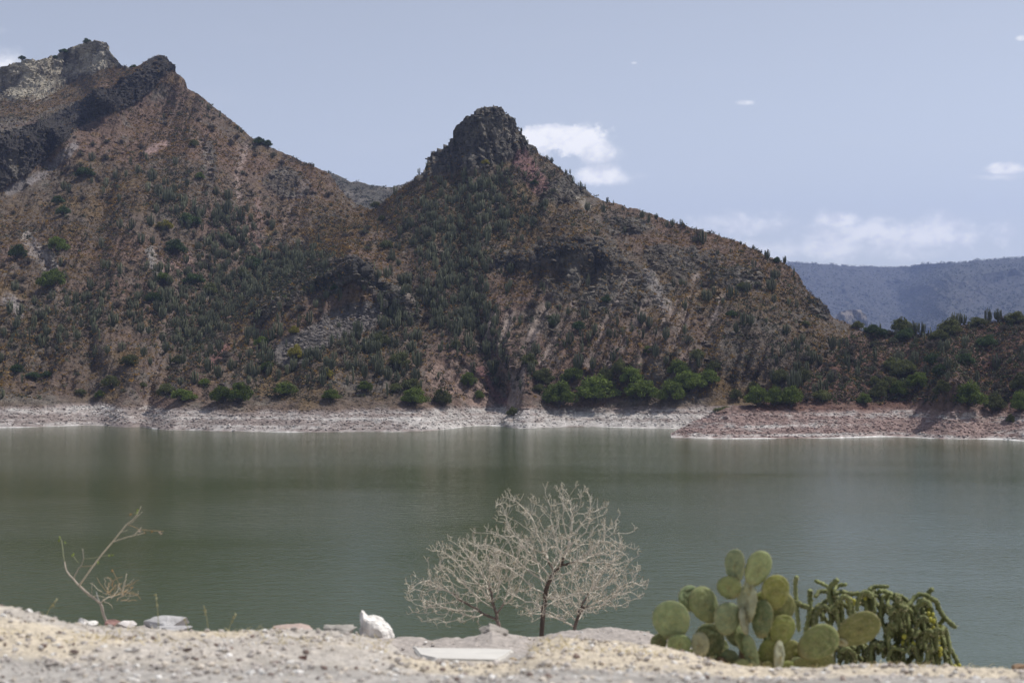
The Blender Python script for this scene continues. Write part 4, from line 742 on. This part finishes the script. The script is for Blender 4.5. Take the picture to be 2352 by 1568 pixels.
def wrock():
    # pointed white boulder: an outline with a horn at the left, built as a solid of revolved cuts
    prof = [(-.50, 0), (-.53, .25), (-.49, .50), (-.52, .70), (-.46, 1.0), (-.38, .90), (-.30, .84), (-.10, .83), (.12, .70), (.30, .52), (.42, .35), (.50, .12), (.50, 0)]
    d = 13.6; W, H = px(78, d), px(60, d); n = len(prof); mb = MB(); rows = []
    for k, (t, sc) in enumerate([(-.5, .45), (-.4, .74), (-.22, .93), (0, 1), (.2, .95), (.4, .75), (.5, .4)]):
        rows.append([((x * sc + .03 * math.sin(k * 2 + x * 7)) * W, t * W * .75, z * H * (sc ** .7) * (1 + .05 * math.sin(k * 3.1 + x * 9))) for x, z in prof])
    V_ = np.array(rows).reshape(-1, 3); V_[:, 2] -= .01
    q = [(a * n + b, a * n + b + 1, (a + 1) * n + b + 1, (a + 1) * n + b) for a in range(6) for b in range(n - 1)]
    t = [(0, b + 1, b) for b in range(1, n - 1)] + [(6 * n, 6 * n + b, 6 * n + b + 1) for b in range(1, n - 1)]
    o = np_mesh('boulder', V_, q, t, M_rock, np.tile(WH, (len(V_), 1)) * 1.0); o.location = at(866, 1461, d)
    md = o.modifiers.new('round', 'SUBSURF'); md.levels = md.render_levels = 2; md.subdivision_type = 'SIMPLE'
    tx = bpy.data.textures.new('chips', 'CLOUDS'); tx.noise_scale = .09; tx.noise_depth = 3; m2 = o.modifiers.new('chips', 'DISPLACE'); m2.texture = tx; m2.strength = .055; m2.mid_level = .5
    return tag(o, 'white boulder with a pointed horn standing left of the bare trees', 'rock')
wrock()
rock('boulder', 374, 1448, 13.6, px(104, 13.6), px(38, 13.6), .34, 11, GR, 'grey white angular boulder beside the leaning sapling', .45, tilt=-.1, rough=.1)
rock('boulder', 400, 1452, 13.2, px(84, 13), px(16, 13), .2, 12, GR, 'low grey stone in front of the angular boulder', .5)
rock('boulder', 290, 1441, 13.4, px(50, 13.4), px(17, 13.4), .2, 13, (.62, .58, .56), 'pale pinkish flat stone at the foot of the leaning sapling', .5)
rock('boulder', 258, 1438, 13.8, px(34, 13.8), px(14, 13.8), .15, 14, (.30, .18, .16), 'small reddish stone behind the pale flat stone', .5)
rock('boulder', 190, 1434, 13.0, px(26, 13), px(16, 13), .12, 15, WH, 'small white stone left of the leaning sapling', .5)
rock('boulder', 212, 1436, 13.0, px(22, 13), px(11, 13), .12, 16, WH, 'tiny white stone nearest the leaning sapling trunk', .5)
rock('boulder', 672, 1450, 13.0, px(92, 13), px(16, 13), .25, 17, (.46, .36, .32), 'low reddish brown stone left of the white boulder', .5)
rock('boulder', 780, 1452, 13.4, px(80, 13.4), px(18, 13.4), .3, 18, (.36, .34, .31), 'crumbly grey dirt clod just left of the white boulder', .6, rough=.3)
rock('boulder', 1130, 1462, 13.8, px(70, 13.8), px(28, 13.8), .25, 19, (.34, .31, .28), 'rough grey dirt lump in front of the left bare bush', .6, tilt=-.3, rough=.3)
rock('boulder', 2350, 1566, 8.5, px(62, 8.5), px(44, 8.5), .12, 20, (.25, .17, .11), 'blurred brown rock at the lower right corner', .6)
rock('stone', 430, 1496, 7.9, px(22, 8), px(9, 8), .04, 21, (.12, .09, .08), 'dark stone lying on the sandy bank at the left', .6)
rock('stone', 170, 1500, 7.8, px(22, 8), px(8, 8), .04, 22, (.13, .10, .09), 'dark brown stone near the left edge of the gravel', .6)
rock('stone', 695, 1515, 7.6, px(20, 8), px(10, 8), .04, 23, (.13, .07, .06), 'small dark red stone on the gravel below the white boulder', .6)
# concrete slab
def slab():
    P0 = [at(880, 1474 + 20, 11.9), at(1192, 1522, 9.9)]
    zt = lambda x, y: HC - (h_of(1519, 9.9) + (y - 9.9) * (h_of(1491, 11.4) - h_of(1519, 9.9)) / 1.5)
    corners = [((u - U0) / F * dd, dd) for u, dd in ((962, 10.62), (1004, 10.1), (1140, 9.95), (1158, 10.35), (1180, 11.2), (1120, 11.38), (1040, 11.42), (950, 11.5))]
    import bmesh
    bm = bmesh.new(); tv = [bm.verts.new((x, y, zt(x, y) + .012)) for x, y in corners]; bv = [bm.verts.new((x, y, zt(x, y) - .09)) for x, y in corners]
    bm.faces.new(tv); bm.faces.new(bv[::-1])
    for k in range(8): bm.faces.new((tv[k], bv[k], bv[(k + 1) % 8], tv[(k + 1) % 8]))
    bmesh.ops.recalc_face_normals(bm, faces=bm.faces); bmesh.ops.bevel(bm, geom=bm.edges[:], offset=.012, segments=2, affect='EDGES')
    bmesh.ops.triangulate(bm, faces=bm.faces)
    v = np.array([x.co[:] for x in bm.verts]); t = np.array([[y.index for y in f.verts] for f in bm.faces]); bm.free()
    tag(np_mesh('concrete_slab', v, None, t, M_conc, np.tile((.62, .60, .56), (len(v), 1))), 'pale flat concrete slab set in the ground before the bare trees', 'slab')
    rock('stone', 1178, 1519, 9.8, px(22, 10), px(11, 10), .06, 31, (.42, .33, .22), 'small tan stone at the right corner of the concrete slab', .6)
slab()

# ------------------------------------------------------------------ bare trees: branches grown towards points in the crown
def grow(base, trunk, attract, step, kill, infl, seed, up=.25, iters=90):
    nodes = [np.array(p) for p in trunk]; par = [-1] + list(range(len(trunk) - 1)); A = attract.copy()
    for it_ in range(iters):
        if len(A) == 0: break
        Nn = np.array(nodes); dist = np.linalg.norm(A[:, None] - Nn[None], axis=2); near = dist.argmin(1); dm = dist[np.arange(len(A)), near]
        use = dm < infl; new = []
        for k in np.unique(near[use]):
            if k < 2: continue
            dv = (A[use][near[use] == k] - Nn[k]); dv /= np.linalg.norm(dv, axis=1)[:, None]; dv = dv.mean(0) + np.array([0, 0, up * math.sin(it_ * .1 + 1)]) + rng.normal(size=3) * .12
            nrm = np.linalg.norm(dv)
            if nrm < .15: continue
            new.append((k, Nn[k] + dv / nrm * step))
        if not new: break
        for k, p in new: nodes.append(p); par.append(int(k))
        Nn = np.array([p for _, p in new]); A = A[np.linalg.norm(A[:, None] - Nn[None], axis=2).min(1) > kill]
    return np.array(nodes), np.array(par)
def bare_tree(name, label, base, trunk, ell, nattr, dark, group, rtip=.0037, rmax=.033, seed=1, split=.014):
    rg = np.random.default_rng(seed); pts = []
    for (c, r, n_) in ell:
        d = rg.normal(size=(n_, 3)); d /= np.linalg.norm(d, axis=1)[:, None]; pts.append(np.array(c) + d * (rg.random(n_)[:, None] ** .42) * np.array(r))
    A = np.concatenate(pts); A = A[A[:, 2] > base[2] + .15]
    nd, par = grow(base, trunk, A, .055, .085, .75, seed)
    n = len(nd); kids = [[] for _ in range(n)]
    for k in range(1, n): kids[par[k]].append(k)
    rad = np.zeros(n)
    for k in range(n - 1, -1, -1): rad[k] = rtip if not kids[k] else min(rmax, sum(rad[c] ** 2.6 for c in kids[k]) ** (1 / 2.6))
    # smooth the zigzag a little
    sm_ = nd.copy()
    for _ in range(2):
        for k in range(1, n):
            if kids[k]: sm_[k] = .5 * sm_[k] + .25 * sm_[par[k]] + .25 * np.mean([sm_[c] for c in kids[k]], 0)
    nd = sm_; root = empty(name, base, label, 'tree', group); tr, br, bd = MB(), MB(), MB(); base = np.array(base)
    for k in range(n):                                        # each chain from a fork to the next fork is one tapered tube
        if k and len(kids[par[k]]) == 1 and (rad[k] > split) == (rad[par[k]] > split) : continue
        ch = [k]; 
        while len(kids[ch[-1]]) == 1 and (rad[kids[ch[-1]][0]] > split) == (rad[k] > split): ch.append(kids[ch[-1]][0])
        if k: ch = [par[k]] + ch
        if len(ch) < 2: continue
        P = nd[ch] - base; rr = rad[ch].copy()
        if k: rr[0] = rr[1]
        thick = rad[k] > split; c = np.array(dark if thick else (.62, .565, .48)) * rg.uniform(.8, 1.2)
        tube(tr if thick else br, P, rr, 7 if thick else 4, c)
        if not kids[ch[-1]]:                                  # curled tips with seed heads
            e = P[-1]; dv = e - P[-2]; dv = dv / (np.linalg.norm(dv) + 1e-9)
            for q in range(3):
                a = dv * .5 + rg.normal(size=3) * .55 + np.array([0, 0, .9]); a /= np.linalg.norm(a); L = rg.uniform(.05, .10); side = rg.normal(size=3) * .02
                tube(br, [e, e + a * L * .5 + side, e + a * L + [0, 0, .012]], [rtip * .95, rtip * .8, rtip * .6], 4, np.array((.66, .60, .50)) * rg.uniform(.85, 1.2))
                if q < 2: leaf_cloud(bd, e + a * L, (.010, .010, .012), 3, .011, (.34, .28, .19), rg, shell=.1)
        elif rg.random() < .8 and not thick:
            e = P[len(P) // 2]; a = rg.normal(size=3) * .8 + np.array([0, 0, .8]); a /= np.linalg.norm(a); L = rg.uniform(.06, .14)
            tube(br, [e, e + a * L * .5, e + a * L + [0, 0, .04]], [rtip * .95, rtip * .8, rtip * .6], 4, (.56, .51, .45)); leaf_cloud(bd, e + a * L + np.array([0, 0, .04]), (.010, .010, .012), 3, .011, (.34, .28, .19), rg, shell=.1)
    tr.build('trunk', M_bark, root, True); br.build('branches', M_twig, root, True); bd.build('seed_heads', M_veg, root)
    return root
DT = 19.0; m2px = DT / F
b_ = at(1243, 1475, DT)
trk = [at(u, v, DT + o) for u, v, o in [(1243, 1475, 0), (1244, 1455, 0), (1245, 1435, 0), (1247, 1415, .01), (1249, 1395, .02), (1252, 1375, .02), (1254, 1355, .02), (1259, 1340, 0), (1266, 1325, -.02), (1276, 1312, -.03), (1286, 1302, -.04)]]
bare_tree('bare_tree', 'leafless pale twigged tree with a dark trunk, tallest of the three', b_, trk,
          [(at(1295, 1205, DT), (.66, .6, .58), 270), (at(1270, 1280, DT), (.95, .7, .42), 240), (at(1165, 1175, DT), (.26, .35, .30), 55), (at(1292, 1135, DT), (.12, .15, .16), 12), (at(1395, 1250, DT), (.50, .5, .52), 120), (at(1130, 1265, DT), (.42, .5, .36), 90), (at(1280, 1380, DT), (.8, .6, .30), 90)], 1, (.105, .08, .068), 'leafless trees at the lip of the bank', seed=3)
b_ = at(1150, 1462, DT + .5); trk = [at(u, v, DT + .5) for u, v in [(1150, 1462), (1149, 1448), (1146, 1434), (1142, 1420), (1139, 1405)]]
bare_tree('bare_bush', 'leafless pale spreading bush left of the dark trunked tree', b_, trk,
          [(at(1075, 1330, DT + .5), (.62, .6, .50), 330), (at(1060, 1280, DT + .5), (.5, .5, .3), 90), (at(1165, 1275, DT + .5), (.4, .4, .32), 120), (at(990, 1370, DT + .4), (.42, .4, .38), 150), (at(1150, 1340, DT + .6), (.5, .5, .4), 130), (at(1040, 1420, DT + .4), (.5, .4, .2), 50)], 1, (.17, .135, .12), 'leafless trees at the lip of the bank', rmax=.028, seed=4, split=.012)
b_ = at(1318, 1462, DT + .8); trk = [at(u, v, DT + .8) for u, v in [(1318, 1462), (1320, 1450), (1322, 1438), (1326, 1424), (1330, 1410)]]
bare_tree('bare_bush', 'leafless pale spreading bush right of the dark trunked tree', b_, trk,
          [(at(1370, 1350, DT + .8), (.55, .6, .46), 260), (at(1440, 1340, DT + .8), (.30, .4, .36), 100), (at(1290, 1380, DT + .9), (.45, .5, .34), 130), (at(1240, 1420, DT + .9), (.35, .4, .2), 40), (at(1400, 1290, DT + .8), (.3, .4, .3), 60)], 1, (.17, .135, .12), 'leafless trees at the lip of the bank', rmax=.026, seed=5, split=.012)
# leaning sapling at the left
def sapling():
    d = 13.9; Z = lambda x, y: (x / 2.7306, 1091 + y / 2.7306)        # from an enlarged crop
    base = at(*Z(685, 935), d); root = empty('leaning_sapling', base, 'thin leaning sapling with a few yellow green leaves at the left', 'tree'); tr, br, lf = MB(), MB(), MB()
    def L(pts, r0, r1, mb, c, dj=0):
        n_ = len(pts); r0, r1 = r0 * .75, r1 * .85; P = [at(*Z(x, y), d + dj * k / n_) - base + rng.normal(size=3) * .002 for k, (x, y) in enumerate(pts)]; tube(mb, P, np.linspace(r0, r1, n_), 6, c)
    S = (.48, .41, .34); T = (.64, .55, .43); O_ = (.48, .33, .19)
    L([(685, 940), (665, 915), (648, 870), (636, 820), (628, 805)], .020, .017, tr, S); L([(628, 805), (600, 778), (570, 755), (530, 725), (498, 692)], .017, .014, tr, S)
    L([(498, 692), (480, 675), (462, 652), (440, 628), (420, 602), (410, 575), (405, 540)], .013, .007, tr, S, .2); L([(405, 540), (398, 500), (392, 450), (385, 410), (376, 395)], .006, .003, br, (.36, .36, .22), .1)
    L([(498, 692), (540, 630), (590, 560), (640, 495), (680, 445), (715, 405), (750, 360), (790, 312)], .011, .007, tr, T, -.3); L([(790, 312), (830, 280), (862, 240), (885, 195)], .006, .003, br, T)
    L([(708, 418), (750, 402), (800, 385), (840, 378), (890, 326)], .006, .004, br, T, -.2); L([(840, 378), (880, 368), (910, 358)], .004, .003, br, T); L([(800, 310), (835, 320), (870, 340), (930, 345), (1000, 350), (1025, 352)], .003, .0025, br, O_); L([(800, 305), (830, 295), (855, 262), (893, 232)], .004, .002, br, T)
    L([(462, 645), (490, 590), (512, 560), (524, 525), (518, 460)], .007, .003, br, S); L([(524, 525), (580, 518), (640, 506), (705, 500)], .003, .002, br, (.36, .34, .2)); L([(512, 570), (550, 570), (600, 565)], .003, .002, br, O_); L([(490, 548), (468, 520), (458, 497)], .003, .002, br, (.36, .36, .2)); L([(750, 357), (780, 350), (800, 344)], .003, .002, br, T)
    L([(630, 800), (655, 780), (680, 765), (700, 762), (735, 748), (765, 745), (780, 700), (795, 615)], .008, .003, br, T, .2); L([(628, 800), (612, 765), (602, 732)], .006, .004, br, (.55, .53, .52)); L([(575, 758), (576, 710), (578, 668)], .004, .002, br, S)
    for _ in range(26):
        x, y = rng.uniform(640, 790), rng.uniform(690, 790); a = rng.uniform(-2.6, .3); p = [(x, y)]
        for k in range(4): a += rng.normal() * .5; x += 28 * math.cos(a); y += 20 * math.sin(a); p.append((x, y))
        L(p, .004, .0022, br, O_ if rng.random() < .5 else T, rng.normal() * .2)
    L([(700, 760), (660, 720), (620, 670), (607, 640)], .003, .002, br, O_); L([(770, 745), (740, 670), (705, 590)], .003, .002, br, O_); L([(775, 745), (830, 730), (860, 745), (882, 780)], .003, .002, br, O_)
    for x, y, c in [(376, 390, 1), (370, 405, 1), (407, 418, 1), (458, 496, 1), (862, 222, 1), (858, 240, 1), (685, 503, 1), (703, 498, 1), (615, 550, 1), (872, 350, 2), (905, 358, 3), (952, 352, 3), (1000, 355, 2), (1010, 368, 2), (822, 245, 3), (828, 705, 3), (705, 600, 3)]:
        leaf_cloud(lf, at(*Z(x, y), d) - base, (.016, .016, .016), 6, .012, {1: (.30, .36, .08), 2: (.55, .42, .34), 3: (.36, .2, .07)}[c], rng, shell=.1)
    tr.build('trunk', M_bark, root, True); br.build('branches', M_twig, root, True); lf.build('leaves', M_veg, root)
sapling()
# thin stalks standing beside it
for u, v, h, ln, lab in [(364, 1444, 76, -6, 'single pale stalk right of the leaning sapling'), (478, 1454, 62, -10, 'faint straw stalk right of the grey angular boulder'), (525, 1456, 44, 16, 'thin straw stalk leaning right, halfway to the white boulder'), (432, 1450, 28, -8, 'short bent straw stalk beside the grey angular boulder'), (105, 1424, 46, 26, 'blurred straw stalk at the far left edge of the bank')]:
    d = 10.5; mb = MB(); P = [at(u + ln * t * t, v - h * t, d) - at(u, v, d) for t in np.linspace(0, 1, 7)]; tube(mb, P, np.linspace(.004, .0015, 7), 4, (.40, .38, .22))
    for t in (.7, .8, .9, 1.): leaf_cloud(mb, at(u + ln * t * t, v - h * t, d) - at(u, v, d), (.006, .006, .015), 4, .012, (.42, .38, .22), rng, shell=.1)
    o = mb.build('grass_stalk', M_twig); o.location = at(u, v, d); tag(o, lab, 'grass stalk')

# ------------------------------------------------------------------ prickly pear
def Z8(x, y): return 1435.5 + .3896 * x, 1205.9 + .3896 * y
pads = [(652, 242, 48, 96, 4, 55, .05, 0), (785, 258, 78, 106, 22, 15, .0, 0), (738, 372, 28, 48, -20, 20, .0, 2), (615, 368, 68, 68, -25, 20, .03, 0), (382, 432, 66, 74, -25, 25, .12, 0), (472, 470, 82, 108, -28, 15, .05, 0), (275, 562, 106, 112, -12, 10, .0, 0), (202, 686, 50, 46, -30, 10, .03, 1), (318, 702, 72, 58, 8, 10, -.06, 0), (440, 708, 44, 74, 6, 50, -.10, 2),
        (502, 682, 88, 102, -22, 15, .12, 1), (605, 552, 82, 92, 6, 15, -.04, 0), (722, 462, 44, 112, 6, 60, .02, 2), (888, 395, 84, 98, 8, 10, .0, 3), (902, 490, 98, 102, 12, 12, .08, 3), (805, 552, 54, 108, 6, 40, -.03, 1), (795, 470, 50, 76, 10, 20, .1, 3), (930, 618, 78, 88, 16, 15, .02, 3), (1138, 692, 88, 125, 58, 20, .0, 3), (1378, 616, 98, 132, 66, 12, .04, 3), (1272, 686, 20, 42, 110, 20, .03, 2),
        (850, 755, 62, 84, 22, 20, .02, 3), (906, 782, 36, 98, 3, 45, -.05, 2), (965, 768, 66, 92, 20, 20, .06, 3), (745, 765, 38, 118, -14, 50, .0, 0), (700, 690, 42, 96, -26, 40, .06, 1), (1112, 812, 62, 118, 82, 20, .02, 3), (845, 842, 32, 38, 0, 20, -.06, 3), (1202, 768, 34, 66, 8, 50, .05, 2), (655, 642, 60, 74, -30, 20, .1, 1), (622, 800, 52, 66, -10, 30, .06, 1), (705, 560, 30, 80, -12, 60, -.02, 2), (1010, 840, 62, 62, 20, 20, .04, 1), (780, 850, 60, 50, 0, 30, .06, 1), (560, 800, 60, 52, -20, 20, .12, 1), (560, 735, 60, 62, -12, 30, .14, 1), (400, 775, 58, 42, 10, 20, .04, 0), (690, 840, 54, 52, 12, 25, -.05, 0), (950, 850, 66, 48, -10, 20, .0, 3), (1062, 752, 56, 74, 14, 30, .10, 1), (868, 668, 56, 70, -14, 25, .12, 1), (500, 838, 60, 40, 0, 20, .1, 1)]
PC = [(.285, .345, .165), (.17, .21, .10), (.43, .45, .28), (.255, .270, .095)]  # plain, shaded, edge-lit and yellowish pads: light and shade painted into the greens
DP = 10.0
def prickly():
    b_ = at(*Z8(790, 880), DP); root = empty('prickly_pear', b_, 'green prickly pear cactus with many flat oval pads, lower right', 'cactus')
    nu, nv = 40, 22
    for k, (x, y, rx, ry, tilt, yaw, dz, ci) in enumerate(pads):
        rx, ry = rx * 1.01, ry * 1.06; s = .3896 / F * DP; a, b = rx * s / max(.45, math.cos(R(yaw))), ry * s; th = np.linspace(0, 2 * math.pi, nu, endpoint=False); rr = np.linspace(0, 1, nv)
        V_, col = [], []; base_c = np.array(PC[ci]) * rng.uniform(.75, 1.12) * np.array([rng.uniform(.92, 1.05), 1, rng.uniform(.85, 1.2)])
        for side in (1, -1):
            for r_ in (rr if side == 1 else rr[-2::-1]):
                X_ = r_ * a * np.sin(th) * (1 + .13 * np.cos(th)); Y_ = r_ * b * np.cos(th)
                Tt = side * .0125 * np.sqrt(max(0, 1 - r_ ** 4)) + .010 * fbm(X_ * 42 + k * 3, Y_ * 45, o=2) * (1 - r_ * .4) + side * .0015 * np.sin(X_ * 150 + Y_ * 60) * np.sin(Y_ * 150) * (1 - r_)
                bend = .9 * (X_ ** 2) * (1 if k % 2 else -1) + .3 * Y_ ** 2
                V_.append(np.stack([X_, Tt + bend, Y_], -1)); g = (np.sin(X_ * 190 + Y_ * 190) * np.sin(X_ * 190 - Y_ * 190)) > .72
                cc = np.tile(base_c, (nu, 1)); cc[g] = cc[g] * .45 + np.array([.42, .38, .22]) * .55
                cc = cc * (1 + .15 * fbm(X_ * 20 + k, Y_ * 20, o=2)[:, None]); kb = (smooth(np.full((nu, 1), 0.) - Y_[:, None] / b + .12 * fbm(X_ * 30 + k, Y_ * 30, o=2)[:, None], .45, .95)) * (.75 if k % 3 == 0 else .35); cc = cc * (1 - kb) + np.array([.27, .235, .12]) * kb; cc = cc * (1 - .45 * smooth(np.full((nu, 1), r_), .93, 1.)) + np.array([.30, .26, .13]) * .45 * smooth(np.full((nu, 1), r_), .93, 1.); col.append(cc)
        V_ = np.concatenate(V_); col = np.concatenate(col); nrw = 2 * nv - 1; i = np.arange(nrw - 1)[:, None] * nu; j = np.arange(nu)[None]; j2 = (j + 1) % nu
        q = np.stack([i + j, i + nu + j, i + nu + j2, i + j2], -1).reshape(-1, 4)
        # spines and areoles standing on the rim
        cy, sy = math.cos(R(yaw) * (1 if k % 3 else -1)), math.sin(R(yaw) * (1 if k % 3 else -1)); X1 = V_[:, 0] * cy - V_[:, 1] * sy; Y1 = V_[:, 0] * sy + V_[:, 1] * cy
        ct, st_ = math.cos(-R(tilt)), math.sin(-R(tilt)); V2 = np.stack([X1 * ct - V_[:, 2] * st_, Y1, X1 * st_ + V_[:, 2] * ct], -1)
        pos = at(*Z8(x, y), DP + dz) - b_
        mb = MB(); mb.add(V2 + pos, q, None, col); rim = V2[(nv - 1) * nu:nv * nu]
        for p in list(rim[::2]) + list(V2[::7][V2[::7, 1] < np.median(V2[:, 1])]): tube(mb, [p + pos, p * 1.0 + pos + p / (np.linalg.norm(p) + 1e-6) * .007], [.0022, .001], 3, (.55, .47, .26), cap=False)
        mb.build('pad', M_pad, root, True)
    tr = MB(); 
    for x0, y0, x1, y1 in [(700, 900, 700, 720), (800, 900, 790, 760), (640, 890, 560, 790), (930, 900, 960, 800), (1040, 900, 1060, 820)]:
        tube(tr, [at(*Z8(x0, y0), DP + .06) - b_, at(*Z8((x0 + x1) / 2, (y0 + y1) / 2), DP + .07) - b_, at(*Z8(x1, y1), DP + .06) - b_], [.045, .04, .03], 8, (.17, .12, .075))
    tr.build('trunk', M_bark, root, True)
prickly()
# ------------------------------------------------------------------ cholla: drooping knobbly stems, yellow fruit
def cholla():
    D0 = 13.0; b_ = at(*Z8(1560, 880), D0); root = empty('cholla_cactus', b_, 'knobbly drooping cholla cactus with yellow fruit behind the prickly pear', 'cactus'); st, sp = MB(), MB()
    fr = []
    def stem(pts, r, dz=0., g=1.0):
        P = np.array([at(*Z8(x, y), D0 + dz) - b_ for x, y in pts]); t = np.linspace(0, 1, len(P)); L = np.linalg.norm(np.diff(P, axis=0), axis=1).sum(); n_ = max(8, int(L / .0075)); tt = np.linspace(0, 1, n_)
        Q = np.stack([np.interp(tt, t, P[:, k]) for k in range(3)], -1)
        for _ in range(6): Q[1:-1] = .5 * Q[1:-1] + .25 * (Q[:-2] + Q[2:])
        Q[:, 1] += .04 * np.sin(tt * 5 + dz * 9)
        rr = np.full(n_, r); rr[-3:] *= (.95, .8, .5); ph = rng.random() * 6
        tube(st, Q, rr, 10, np.array((.185, .205, .085)) * g, bump=lambda i_, th: 1 + .55 * np.sin(i_ * 1.05 + ph + 0 * th) * np.sin(5 * th + i_ * .5))
        for k in range(2, n_ - 1, 2):
            for _ in range(3):
                a = rng.normal(size=3); a /= np.linalg.norm(a); e = Q[k] + a * r; tube(sp, [e, e + a * .017], [.0018, .0008], 3, (.62, .56, .34), cap=False)
        return Q
    main = [([(1010, 300), (1008, 350), (1012, 430), (1015, 520), (1020, 620)], 11), ([(1095, 385), (1098, 430), (1090, 500), (1075, 560), (1060, 640)], 14), ([(1010, 450), (1050, 480), (1090, 480)], 14), ([(1250, 315), (1222, 350), (1212, 390), (1210, 430), (1215, 480)], 14),
            ([(1125, 328), (1160, 345), (1200, 362), (1215, 400)], 10), ([(1300, 345), (1260, 360), (1225, 385)], 10), ([(1120, 420), (1150, 392), (1200, 392), (1250, 400)], 11), ([(1225, 400), (1280, 392), (1330, 410), (1400, 405), (1480, 412)], 12), ([(1440, 380), (1490, 362), (1550, 355)], 10), ([(1400, 405), (1440, 385)], 10),
            ([(1180, 520), (1170, 470), (1200, 440), (1260, 445), (1310, 480), (1320, 530)], 12), ([(1230, 560), (1240, 500), (1250, 450)], 12), ([(1290, 560), (1280, 500), (1260, 450)], 11), ([(1440, 410), (1440, 460), (1450, 520)], 12), ([(1470, 430), (1495, 480), (1510, 530)], 11), ([(1500, 390), (1550, 395), (1600, 430), (1640, 480)], 13), ([(1545, 390), (1555, 440), (1540, 480)], 12),
            ([(1815, 375), (1795, 410), (1790, 460), (1795, 540)], 12), ([(1790, 415), (1740, 410), (1690, 450), (1650, 480)], 12), ([(1795, 425), (1840, 450), (1860, 500), (1890, 550), (1945, 600)], 13), ([(1890, 550), (1862, 590), (1855, 640)], 11), ([(1640, 480), (1640, 540), (1640, 610)], 13), ([(1640, 500), (1600, 520), (1575, 580), (1565, 660)], 13), ([(1650, 480), (1700, 520), (1720, 590)], 13), ([(1540, 480), (1515, 550), (1530, 620)], 12), ([(1760, 430), (1755, 480), (1765, 540)], 11),
            ([(1870, 650), (1895, 700), (1930, 740), (1955, 800), (1948, 850)], 12), ([(1885, 690), (1890, 760), (1885, 830)], 12), ([(1910, 740), (1920, 800), (1930, 860)], 11), ([(1090, 500), (1130, 505), (1170, 540), (1200, 580)], 10), ([(1130, 510), (1135, 560), (1130, 600)], 9)]
    for pts, r in main: stem(pts, r * .3896 / F * D0 * 1.0, rng.uniform(-.12, .12), rng.uniform(.85, 1.25))
    anchors = [(1250, 450), (1450, 420), (1640, 490), (1790, 470), (1600, 440), (1700, 560), (1860, 620), (1200, 500), (1550, 520), (1780, 560), (1350, 720), (1500, 720), (1650, 740), (1800, 740), (1270, 740), (1580, 600), (1820, 640), (1700, 650)]
    for x, y in anchors:                          # drooping arcs from each fork
        for _ in range(8 if y < 700 else 16):
            dx = rng.uniform(-100, 100); drop = rng.uniform(30, 140) if y < 700 else rng.uniform(20, 100)
            if x + dx > 1925 or x + dx < 1060: continue
            stem([(x, y), (x + dx * .35, y - rng.uniform(10, 45)), (x + dx * .8, y - rng.uniform(-10, 25)), (x + dx, y + drop * .5), (x + dx * 1.05, y + drop)], rng.uniform(9, 12) * .3896 / F * D0, rng.uniform(-.28, .28), rng.uniform(.7, 1.15))
    for pts in [[(1560, 900), (1580, 780), (1640, 600), (1640, 500)], [(1600, 900), (1720, 760), (1790, 600), (1795, 480)], [(1500, 900), (1380, 780), (1280, 620), (1215, 480)], [(1640, 900), (1800, 800), (1880, 700)], [(1480, 900), (1460, 700), (1440, 500)]]:
        stem(pts, .022, .05, .7)
    st.build('stems', M_chol, root, True); sp.build('spines', M_twig, root)
    v0_, t0_ = ico(sub=2)
    for x, y in [(1330, 435), (1350, 445), (1385, 425), (1415, 428), (1345, 465), (1800, 500), (1815, 525), (1800, 555), (1820, 565), (1855, 600), (1820, 605), (1800, 620), (1645, 655), (1665, 690), (1680, 710), (1640, 695), (1850, 690), (1860, 730), (1845, 660), (1972, 825), (1950, 850), (1945, 835), (1600, 610), (1790, 520), (1310, 445), (1700, 700), (1590, 720), (1860, 760)]:
        c = at(*Z8(x, y), D0 - .2 * rng.random() - .02) - b_; rr = rng.uniform(.016, .022)
        np_mesh('fruit', v0_ * np.array([rr, rr, rr * 1.25]) * (1 + .08 * rng.normal(size=(len(v0_), 1))) + c, None, t0_, M_fruit, np.tile(np.array([.42, .40, .07]) * rng.uniform(.8, 1.15), (len(v0_), 1)), True, root)
cholla()

# ------------------------------------------------------------------ air
def haze():
    m_ = bpy.data.materials.new('haze_air'); m_.use_nodes = True; t = m_.node_tree; t.nodes.clear(); o = N(t, 'ShaderNodeOutputMaterial')
    pv = N(t, 'ShaderNodeVolumePrincipled'); pv.inputs['Color'].default_value = (.46, .58, 1.0, 1); pv.inputs['Density'].default_value = .000115; pv.inputs['Anisotropy'].default_value = .1; t.links.new(pv.outputs[0], o.inputs['Volume'])
    x0, x1, y0, y1, z0, z1 = -5800, 5800, -90, 6300, -30, 620
    v = [(x, y, z) for x in (x0, x1) for y in (y0, y1) for z in (z0, z1)]
    q = [(0, 1, 3, 2), (4, 6, 7, 5), (0, 4, 5, 1), (2, 3, 7, 6), (0, 2, 6, 4), (1, 5, 7, 3)]
    tag(np_mesh('haze', v, q, None, m_), 'thin blue haze filling the air over the lake', 'haze', None, 'stuff')
haze()
